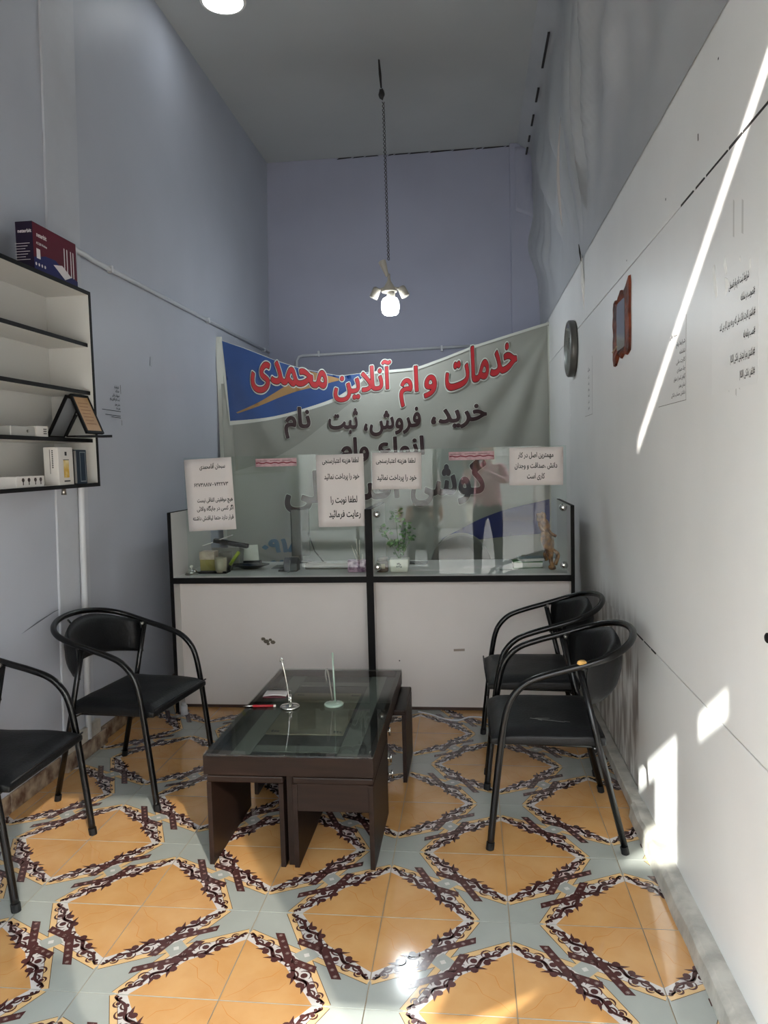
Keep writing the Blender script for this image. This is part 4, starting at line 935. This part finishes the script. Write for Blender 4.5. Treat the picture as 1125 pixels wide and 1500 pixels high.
frame('pale-backed black frame, wall side of the tent of frames on the shelf', (-1.915, 3.225, zs+.008), (0, .140, 0), (.105, 0, .188), PALE)
f2, F2, fa, fb_ = frame('black frame with a golden certificate leaning on the shelf', (-1.722, 3.225, zs+.022), (.010, .138, 0), (-.072, 0, .178), GC)
mb = MB()
for k in range(7): mb.prism([(.03, .045+.017*k), (fa-.03-.012*(k % 2), .045+.017*k), (fa-.03-.012*(k % 2), .049+.017*k), (.03, .049+.017*k)], F2, .0048, .0052)
mb.build('certificate_print', mat('sepia_print', srgb(140, 100, 60), .6), f2)
MB().tube([(-.11, .02, -.01), (-.055, .02, .085)], .006, 6).build('strut', EDGE, f2)
t = thing('picture_frame', 'black frame lying flat and jutting past the shelf end', 'picture frame', (-1.79, 3.30, zs), 0, fg)
MB().prism([(-.20, .001), (.135, .008), (.135, .020), (-.20, .008)], lambda a, b, d: (d, a, b), .041, .085).build('frame', EDGE, t)
t = thing('small_box', 'small white box with black print beside the frames', 'box', (-1.825, 2.975, zs), 0, 'small boxes on the wall shelf'); MB().box(-.03, .045, -.05, .035, 0, .045).build('carton', mat('white_carton', srgb(196, 192, 188), .5), t, bevel=.001)
mb = MB()
for k in range(3): mb.prism([(-.0, .012+.009*k), (.024, .012+.009*k), (.024, .016+.009*k), (-.0, .016+.009*k)], lambda a, b, d: (.045+d, a, b), .0003, .0007)
mb.build('print', INK, t)
t = thing('small_box', 'grey translucent box left of the white box on the shelf', 'box', (-1.825, 2.83, zs), 0, 'small boxes on the wall shelf'); MB().box(-.04, .045, -.08, .085, 0, .04).build('carton', mat('grey_carton', srgb(150, 150, 146), .4), t, bevel=.004); MB().tube([(.046, .03, .02), (.050, .03, .02)], .006, 8).build('button', STEEL, t)
# bottom board
zb = z0+.016
def rfb(x): return lambda a, b, d: (x+d, a, b)
t = thing('perfume_box', 'white carton with a yellow bottle picture on the lowest shelf', 'box', (-1.802, 3.10, zb), 0, 'cartons on the lowest shelf')
bx = MB().box(-.022, .045, -.062, .058, 0, .165).build('carton', mat('white_carton', 0), t, bevel=.002)
mb = MB(); mb.prism([(-.022, .032), (.020, .032), (.020, .108), (-.022, .108)], rfb(.045), .0004, .0009); mb.build('yellow_picture', mat('yellow_print', srgb(190, 150, 40), .5, col2=srgb(214, 200, 150), nscale=25), bx)
rsb = lambda a, b, d: (a, -.062-d, b)
mb = MB(); mb.prism([(-.024, .108), (.022, .108), (.022, .111), (-.024, .111)], rfb(.045), .0004, .0009); mb.prism([(-.010, .128), (.006, .128), (.006, .145), (-.010, .145)], rfb(.045), .0004, .0009); mb.prism([(-.022, .014), (.026, .014), (.026, .020), (-.022, .020)], rfb(.045), .0004, .0009)
for k in range(10): mb.prism([(.016, .075+.008*k), (.022, .075+.008*k), (.022, .080+.008*k), (.016, .080+.008*k)], rsb, .0004, .0009)
mb.prism([(.006, .05), (.008, .05), (.008, .155), (.006, .155)], rsb, .0004, .0009)
mb.build('black_print', INK, bx)
t = thing('blue_box', 'dark blue upright case next to the white carton', 'box', (-1.802, 3.232, zb), 0, 'cartons on the lowest shelf'); bb = MB().box(-.03, .045, -.050, .045, 0, .155).build('case', mat('navy_case', srgb(28, 42, 56), .6, spec=.2), t, bevel=.003)
mb = MB()
for (a, b, c, d) in ((-.016, -.013, .01, .145), (.030, .033, .01, .145), (-.016, .033, .142, .146), (-.016, .033, .01, .014)): mb.prism([(a, c), (b, c), (b, d), (a, d)], rfb(.045), .0004, .001)
mb.build('silver_frame', mat('dull_silver', srgb(110, 116, 120), .4), bb)
MB().box(.0, .0452, -.0505, -.046, .005, .15).build('spine_line', mat('pale_line', srgb(120, 120, 120), .5), bb)
t = thing('black_box', 'thin black box squeezed between carton and blue case', 'box', (-1.802, 3.170, zb), 0, 'cartons on the lowest shelf'); MB().box(-.03, .040, -.006, .005, 0, .157).build('case', EDGE, t)
t = thing('mug_carton', 'low white carton with small plant drawings on the lowest shelf', 'box', (-1.815, 2.85, zb), 0, 'cartons on the lowest shelf'); cb_ = MB().box(-.05, .045, -.10, .095, 0, .045).build('carton', mat('white_carton', 0), t, bevel=.002)
for k, yy in enumerate((-.055, -.015, .03, .068)):
    mb = MB(); mb.prism([(yy+.010*math.cos(j*PI/3), .030+.009*math.sin(j*PI/3)) for j in range(6)], rfb(.045), .0004, .0009); mb.prism([(yy-.003, .010), (yy+.003, .010), (yy+.002, .034), (yy-.002, .034)], rfb(.045), .0004, .0009)
    mb.build('drawing', mat('dark_drawing', srgb(60, 46, 44), .6), cb_)

# ================================================================== RIGHT WALL THINGS
t = thing('wall_clock', 'round grey rimmed wall clock on the right wall', 'clock', (XR, 5.05, 2.19))
T = Matrix.Rotation(-PI/2, 4, 'Y')
MB().lathe([(.178, 0), (.182, .010), (.182, .038), (.174, .046), (.160, .046), (.157, .036)], 48, T=T).build('rim', mat('grey_rim', srgb(92, 90, 86), .35, metal=.3), t, smooth=True)
MB().lathe([(.158, .024), (.157, .034), (.01, .035)], 48, T=T).build('dial', mat('dial_cream', srgb(218, 208, 192), .5), t)
mb = MB()
for k in range(12):
    a = k*PI/6; mb.prism([(.135*math.cos(a)-.003*math.sin(a), .135*math.sin(a)+.003*math.cos(a)), (.150*math.cos(a)-.003*math.sin(a), .150*math.sin(a)+.003*math.cos(a)), (.150*math.cos(a)+.003*math.sin(a), .150*math.sin(a)-.003*math.cos(a)), (.135*math.cos(a)+.003*math.sin(a), .135*math.sin(a)-.003*math.cos(a))], lambda p, q, d: (-.0352-d, p, q), 0, .001)
mb.build('hour_mark', INK, t)
for nm, a, L in (('hour_hand', 2.2, .08), ('minute_hand', .6, .12)): MB().tube([(-.039, 0, 0), (-.039, L*math.cos(a), L*math.sin(a))], .0028, 6).build(nm, INK, t)
MB().lathe([(.158, .044), (.01, .0445)], 40, T=T).build('cover_glass', CLEAR, t)
t = thing('wood_mirror', 'small mirror in a rough scalloped reddish brown wooden frame', 'mirror', (XR, 3.50, 2.075))
RW = mat('red_rough_wood', srgb(126, 62, 38), .6, spec=.15, col2=srgb(58, 28, 22), nscale=14, ndet=6, bump=.6, bscale=45)
out = [(-.19, .150), (-.175, .19), (-.12, .150), (-.05, .135), (.0, .155), (.06, .125), (.13, .135), (.175, .125), (.185, .06), (.178, 0), (.186, -.07), (.178, -.13), (.165, -.175), (.12, -.165), (.05, -.125), (0, -.150), (-.06, -.135), (-.12, -.150), (-.178, -.135), (-.186, -.05), (-.180, .04)]
inn = [(-.085, .105), (-.03, .107), (.04, .107), (.095, .105), (.097, .03), (.095, -.04), (.095, -.105), (.03, -.107), (-.04, -.107), (-.085, -.105), (-.087, -.03), (-.085, .04)]
mb = MB(); 
def ang_sort(ring, k): 
    return ring
N = 48
def ring(poly, n):
    P = [Vector(p) for p in poly]; out_ = []
    for k in range(n):
        a = 2*PI*k/n; d = Vector((math.cos(a), math.sin(a))); best = None
        for p, q in zip(P, P[1:]+P[:1]):
            e = q-p; den = d.x*e.y-d.y*e.x
            if abs(den) < 1e-9: continue
            s = (p.x*e.y-p.y*e.x)/den; u = (p.x*d.y-p.y*d.x)/den
            if s > 0 and -.0001 <= u <= 1.0001: best = s if best is None else max(best, s)
        out_.append(d*best)
    return out_
ro, ri = ring(out, N), ring(inn, N); vs = []
for k in range(N):
    h_ = .010+.003*noise.noise((k*.5, 0, 0)); vs += [(0, ro[k].x, ro[k].y), (-h_, ro[k].x*.98, ro[k].y*.98), (-h_-.006, (ro[k].x+ri[k].x)/2, (ro[k].y+ri[k].y)/2), (-h_+.004, ri[k].x, ri[k].y), (-.004, ri[k].x, ri[k].y)]
fs = [(5*k+j, 5*k+j+1, 5*((k+1) % N)+j+1, 5*((k+1) % N)+j) for k in range(N) for j in range(4)]
mb.add(vs, fs).build('frame', RW, t, smooth=False)
MB().prism([tuple(p) for p in ri], lambda a, b, d: (-.004-d, a, b), 0, .004).build('mirror_glass', mat('mirror_grey', srgb(150, 152, 156), .12, metal=.9), t)
MB().tube([(-.026, .09, -.108), (-.030, -.02, -.098)], .004, 6).build('inner_twig', mat('pale_twig', srgb(170, 140, 110), .6), t)

def wall_paper(label, y0, y1, za, zb_, lines, m, border=True, cat='poster'):
    t = thing('wall_notice', label, cat, (XR, (y0+y1)/2, (za+zb_)/2), 0, 'text notices on the right wall'); a = abs(y1-y0)/2; b = (zb_-za)/2
    F = lambda p, q, d: (-d, -p, q)       # seen from the room the line runs towards the viewer
    MB().prism([(-a, -b), (a, -b), (a, b), (-a, b)], F, 0, .0004).build('paper', m, t)
    for (s, p0, p1, q, hh, sl) in lines:
        mb = MB(); write(mb, s, p0, p1, q, h=hh, f=F, bold=.014, d=.0008, slope=sl, res=2); mb.build('lettering', INK, t)
    if border:
        mb = MB()
        for (p0, p1, q0, q1) in ((-a, a, -b, -b+.002), (a-.002, a, -b, b)): mb.prism([(p0, q0), (p1, q0), (p1, q1), (p0, q1)], F, .0004, .0008)
        mb.build('paper_edge', JOINT, t)
    return t
WPm = RIGHTW
wall_paper('white notice with six lines of print on the front right wall', 2.245, 1.90, 1.66, 1.98, [
    ('شرایط ثبت نام وام قسطی', -.035, .11, .105, .026, 0), ('#تصویب در سامانه', .055, .150, .058, .026, 0), ('#داشتن کارت بانک ملی که رو به دیدن کار می کند', -.105, .153, .008, .027, 0), ('#نصب برنامه بله', .075, .153, -.038, .026, 0), ('#داشتن رمز اینترنتی بانکی (الکا)', -.02, .152, -.088, .027, 0), ('#تلفن بانکی (الکا)', .05, .153, -.135, .026, 0)], WPm, border=False)
wall_paper('faint white notice crossed by the thin streak of sunlight', 2.85, 2.50, 1.665, 1.935, [
    ('بسمه تعالی', -.02, .07, .085, .020, 0), ('شرایط وام', .06, .165, .050, .018, 0), ('شناسنامه', .10, .165, .020, .018, 0), ('کارت ملی', .06, .165, -.008, .018, 0), ('چک صیادی', .07, .165, -.035, .018, 0), ('گواهی کسر از حقوق', .03, .165, -.062, .018, 0), ('ضامن معتبر', .09, .165, -.088, .018, 0), ('داشتن حساب بانکی', .0, .165, -.113, .018, 0)], WPm)
wall_paper('narrow white notice below and in front of the wall clock', 4.60, 4.335, 1.725, 2.05, [
    ('مدارک', -.02, .05, .09, .03, 0)]+[(s, -.01, .03, .05-.035*k, .022, 0) for k, s in enumerate(('کارت', 'چک', 'وام', 'نامه', 'عکس', 'فرم'))], WPm)
# left wall print
t = thing('wall_notice', 'small faded text print on the left wall beside the shelf', 'poster', (XL(1.87)+.004, 3.99, 1.865), 0, None)
F = lambda p, q, d: (d, p, q+0)
mb = MB()
for (s, p0, p1, q) in (('شرایط وام', .05, .105, .078), ('مدارک', .06, .105, .056), ('تسهیلات بانکی', .02, .108, .030), ('ثبت نام آنلاین وام', -.01, .108, .008), ('ضامن معتبر', .045, .108, -.020), ('بدون چک', .06, .108, -.040)): write(mb, s, p0, p1, q, h=.020, f=F, bold=.03, d=.0012, res=2)
for (p0, p1, q) in ((-.105, .115, -.052), (-.07, .11, -.078), (0, .112, -.088)): mb.prism([(p0, q), (p1, q-.002), (p1, q+.002), (p0, q+.003)], F, .0006, .0012)
mb.build('lettering', mat('faded_ink', srgb(64, 66, 70), .7), t)
mb = MB(); mb.box(0, .001, .125, .128, .05, .10); mb.box(0, .001, .12, .123, -.13, -.10); mb.build('tape_mark', JOINT, t)
t = thing('wall_mark', 'small patch of stripped paint high on the left wall', 'mark', (XL(2.15)+.003, 4.54, 2.155)); MB().prism([(-.02, -.03), (.01, -.035), (.03, .03), (-.01, .025)], F, 0, .001).build('patch', mat('patch_pale', srgb(168, 172, 180), .6), t)
t = thing('wall_mark', 'long dark scratch low on the left wall above the first armchair', 'mark', (XL(.8)+.003, 3.26, .79)); MB().prism([(-.17, -.025), (-.05, -.006), (.10, .018), (.16, .022), (.10, .022), (-.05, 0)], F, 0, .001).build('scratch', mat('scratch_dark', srgb(92, 94, 102), .7), t)
t = thing('door_knob', 'dark round knob at the right edge of the photo on the right wall', 'knob', (XR, 1.795, 1.065)); MB().lathe([(.007, 0), (.007, .006), (.012, .008), (.012, .014), (.008, .017)], 20, T=T).build('knob', EDGE, t, smooth=True)
t = thing('floor_cable', 'thin white cable lying on the floor in front of the counter', 'cable', (0, 4.24, 0)); MB().tube(bez([(-.33, .09, .004), (-.25, .04, .004), (-.17, -.03, .004), (-.09, -.045, .004), (-.02, .01, .004), (.10, .0, .004), (.22, .05, .004), (.42, .075, .004)]), .0045, 6).build('cable', PIPE, t, smooth=True)

# ================================================================== OUTSIDE (seen mirrored in the glass)
struct(MB().box(-14, 14, -14, YF-.1, -.12, -.02).build('ground_street', mat('street_concrete', srgb(190, 186, 178), .8, noise_amt=.2, nscale=3, bump=.3)))
hs = thing('opposite_building', 'cream street building opposite with grey shutters and an orange pillar', 'building', (0, -9.2, -.02)); hs['kind'] = 'structure'
MB().box(-9, 9, -.6, 0, 0, 3.6).build('wall', mat('cream_render', srgb(232, 224, 206), .8, noise_amt=.1), hs)
SL = mat('shutter_white', srgb(206, 204, 198), .5)
mb = MB()
for x0 in (.6, 3.2):
    for k in range(26): mb.box(x0, x0+2.0, 0, .04+.02*(k % 2), .1+.095*k, .185+.095*k)
o = mb.build('shutter_slats', SL, hs); o['kind'] = 'stuff'
for x0 in (-3.5, -1.2): 
    f_ = MB().box(x0, x0+1.5, 0, .06, .5, 2.6).build('window', mat('win_frame', srgb(180, 176, 168), .5), hs); MB().box(x0+.08, x0+1.42, .06, .07, .6, 2.5).build('pane', mat('pane_dark', srgb(60, 66, 70), .1), f_)
MB().box(-2.0, -1.55, 0, .25, 0, 3.6).build('pillar', mat('orange_render', srgb(206, 150, 96), .8), hs)
def car(label, loc, m):
    t = thing('parked_car', label, 'car', loc)
    prof = [(-2.1, .35), (-2.1, .72), (-1.95, .86), (-1.15, .93), (-.62, 1.38), (.75, 1.42), (1.35, .98), (2.0, .92), (2.12, .75), (2.12, .35)]
    MB().prism(prof, lambda a, b, d: (a, d, b), -.82, .82).build('body', m, t, bevel=.06)
    MB().prism([(-1.02, .95), (-.58, 1.33), (.70, 1.36), (1.18, .98)], lambda a, b, d: (a, d, b), -.826, .826).build('side_glass', mat('car_glass', srgb(70, 76, 80), .05), t)
    for x in (-1.35, 1.35):
        for s in (-1, 1):
            wv = MB().tube([(x, s*.62, .32), (x, s*.84, .32)], .32, 24).build('wheel', EDGE, t); MB().tube([(x, s*.83, .32), (x, s*.85, .32)], .20, 16).build('hubcap', STEEL, wv)
    return t
car('pale silver car parked in the street, mirrored in the counter glass', (-2.2, -4.6, -.02), mat('silver_paint', srgb(196, 196, 192), .3))

# people: skin-modifier figures
SKIN = mat('skin', srgb(186, 134, 106), .5); HAIR = mat('dark_hair', srgb(26, 20, 18), .6)
def person(label, loc, rz, joints, shirt, trousers, head_at, look, fingers):
    t = thing('person', label, 'person', loc, rz)
    names = list(joints); idx = {n: i for i, n in enumerate(names)}
    vs = [joints[n][0] for n in names]; rad = [joints[n][1] for n in names]
    E_ = [('pelvis', 'belly'), ('belly', 'chest'), ('chest', 'neck'), ('neck', 'skull')]
    for s in 'LR': E_ += [('pelvis', 'hip'+s), ('hip'+s, 'knee'+s), ('knee'+s, 'ankle'+s), ('ankle'+s, 'toe'+s), ('chest', 'sh'+s), ('sh'+s, 'el'+s), ('el'+s, 'wr'+s), ('wr'+s, 'palm'+s)]
    edges = [(idx[a], idx[b]) for a, b in E_]
    for s in 'LR':
        w0 = Vector(joints['wr'+s][0]); p = Vector(joints['palm'+s][0]); d = (p-w0).normalized(); side = fingers[s][0]; bend = Vector(fingers[s][1])
        for k, (off, L) in enumerate(((-.030, .070), (-.010, .080), (.010, .075), (.028, .060))):
            b0 = p+Vector(side)*off; a1 = b0+d*L*.5+bend*.01; a2 = a1+(d*.6+bend*.8)*L*.5
            i0 = len(vs); vs += [tuple(b0), tuple(a1), tuple(a2)]; rad += [.010, .009, .008]; edges += [(idx['palm'+s], i0), (i0, i0+1), (i0+1, i0+2)]
        i0 = len(vs); b0 = w0+(p-w0)*.4+Vector(side)*-.035; vs += [tuple(b0), tuple(b0+d*.035-Vector(side)*.012)]; rad += [.011, .009]; edges += [(idx['wr'+s], i0), (i0, i0+1)]
    me = bpy.data.meshes.new('body'); me.from_pydata([tuple(v) for v in vs], edges, [])
    o = bpy.data.objects.new('body', me); sc.collection.objects.link(o)
    o.modifiers.new('skin', 'SKIN'); 
    for i, v in enumerate(me.skin_vertices[0].data):
        r = rad[i]; v.radius = (r, r) if not isinstance(r, tuple) else r; v.use_root = (i == 0)
    sb = o.modifiers.new('sub', 'SUBSURF'); sb.levels = sb.render_levels = 2
    bpy.context.view_layer.update()
    m2 = bpy.data.meshes.new_from_object(o.evaluated_get(bpy.context.evaluated_depsgraph_get())); bpy.data.objects.remove(o)
    for m in (shirt, trousers, SKIN, EDGE): m2.materials.append(m)
    zp = joints['pelvis'][0][2]
    for p in m2.polygons:
        c = p.center; p.use_smooth = True; mi = 0
        if c.z < zp+.02 and abs(c.x) < .4: mi = 1
        if c.z < .09: mi = 3
        for s in 'LR':
            wv = Vector(joints['wr'+s][0])
            if (c-wv).length < .16 and (c-Vector(joints['el'+s][0])).length > (wv-Vector(joints['el'+s][0])).length*.85: mi = 2
        if c.z > joints['neck'][0][2]-.01 and abs(c.x-joints['neck'][0][0]) < .09 and (c-Vector(joints['neck'][0])).length < .25 and mi == 0: mi = 2
        p.material_index = mi
    b = bpy.data.objects.new('body', m2); sc.collection.objects.link(b); b.parent = t
    # head with face
    hc = Vector(head_at); R = Matrix.Rotation(look, 3, 'Z')
    mb = MB(); vs = []; n1, n2 = 20, 24; 
    for i in range(n1+1):
        th = PI*i/n1
        for k in range(n2):
            a = 2*PI*k/n2; x = math.sin(th)*math.sin(a)*.074; y = math.sin(th)*math.cos(a)*.092; z = math.cos(th)*.115
            if z < -.02: x *= 1-.9*(-z-.02)*1.9; 
            if z < -.04 and y < 0: y *= 1-(-z-.04)*3
            if y > .06 and abs(x) < .018 and -.035 < z < .02: y += .018*(1-abs(x)/.018)*(1 if z < -.005 else .5)
            if y > .05 and abs(abs(x)-.03) < .014 and .0 < z < .022: y -= .008
            vs.append(hc+R @ Vector((x, y, z)))
    fs = [(i*n2+k, i*n2+(k+1) % n2, (i+1)*n2+(k+1) % n2, (i+1)*n2+k) for i in range(n1) for k in range(n2)]
    hd = mb.add(vs, fs).build('head', SKIN, t, smooth=True)
    for s in (-1, 1):
        p = hc+R @ Vector((s*.03, .083, .010)); MB().lathe([(.001, -.010), (.009, -.005), (.0105, 0), (.009, .005), (.001, .010)], 10, p).build('eye', mat('eye_dark', srgb(40, 30, 28), .2), hd, smooth=True)
        p = hc+R @ Vector((s*.077, -.005, -.003)); lump('ear', tuple(p), (.010, .018, .030), SKIN, hd, 1, 8)
    p = [hc+R @ Vector(q) for q in ((-.024, .080, -.050), (0, .088, -.052), (.024, .080, -.050))]; MB().tube(p, .005, 8).build('mouth', mat('lip', srgb(150, 88, 80), .5), hd, smooth=True)
    vs = []; 
    for i in range(13):
        th = PI*.62*i/12
        for k in range(n2):
            a = 2*PI*k/n2; y = math.cos(a); lim = .42 if y > .35 else 1; tt = th*lim if y > .35 else th
            vs.append(hc+R @ Vector((math.sin(tt)*math.sin(a)*.082, math.sin(tt)*y*.100-.004, math.cos(tt)*.126)))
    MB().add(vs, [(i*n2+k, i*n2+(k+1) % n2, (i+1)*n2+(k+1) % n2, (i+1)*n2+k) for i in range(12) for k in range(n2)]).build('hair', HAIR, t, smooth=True)
    return t
def J(raised):
    j = {'pelvis': ((0, 0, .93), (.155, .11)), 'belly': ((0, 0, 1.10), (.15, .105)), 'chest': ((0, -.01, 1.30), (.165, .115)), 'neck': ((0, .0, 1.47), .055), 'skull': ((0, .01, 1.56), .055)}
    for s, q in (('L', -1), ('R', 1)):
        j['hip'+s] = ((q*.10, 0, .86), (.095, .095)); j['knee'+s] = ((q*.12, .02, .48), .062); j['ankle'+s] = ((q*.13, -.02, .09), .045); j['toe'+s] = ((q*.14, .10, .045), .040)
        j['sh'+s] = ((q*.185, 0, 1.40), .062)
        if raised:
            j['el'+s] = ((q*.25-.03, .16, 1.22), .046); j['wr'+s] = ((q*.05-.17, .30, 1.40), .030); j['palm'+s] = ((q*.045-.19, .315, 1.46), (.036, .020))
        else:
            j['el'+s] = ((q*.24, -.02, 1.12), .046); j['wr'+s] = ((q*.25, .05, .88), .030); j['palm'+s] = ((q*.25, .065, .80), (.036, .020))
    return j
fgR = {'L': ((1, 0, 0), (0, -.6, 0)), 'R': ((-1, 0, 0), (0, -.6, 0))}
PK = mat('pink_shirt', srgb(206, 152, 160), .8); LS = mat('pale_shirt', srgb(196, 194, 190), .8)
person('person in a pink shirt and black trousers holding up a phone behind the camera', (.20, -.42, -.02), 0, J(True), PK, mat('black_cloth', srgb(24, 24, 26), .8), (0, .02, 1.64), 0, fgR)
person('person in a pale shirt and grey trousers standing by the door post', (-.62, -.55, -.02), -.15, J(False), LS, mat('grey_cloth', srgb(112, 112, 112), .8), (0, .02, 1.64), 0, {'L': ((0, 1, 0), (.5, 0, 0)), 'R': ((0, 1, 0), (-.5, 0, 0))})
t = thing('phone', 'dark phone held up by the person in pink', 'phone', (.0, -.075, 1.445)); MB().box(-.036, .036, -.004, .004, -.075, .043).build('body', mat('black_plastic', 0), t, bevel=.003)
for o in list(bpy.data.meshes):
    if o.users == 0: bpy.data.meshes.remove(o)
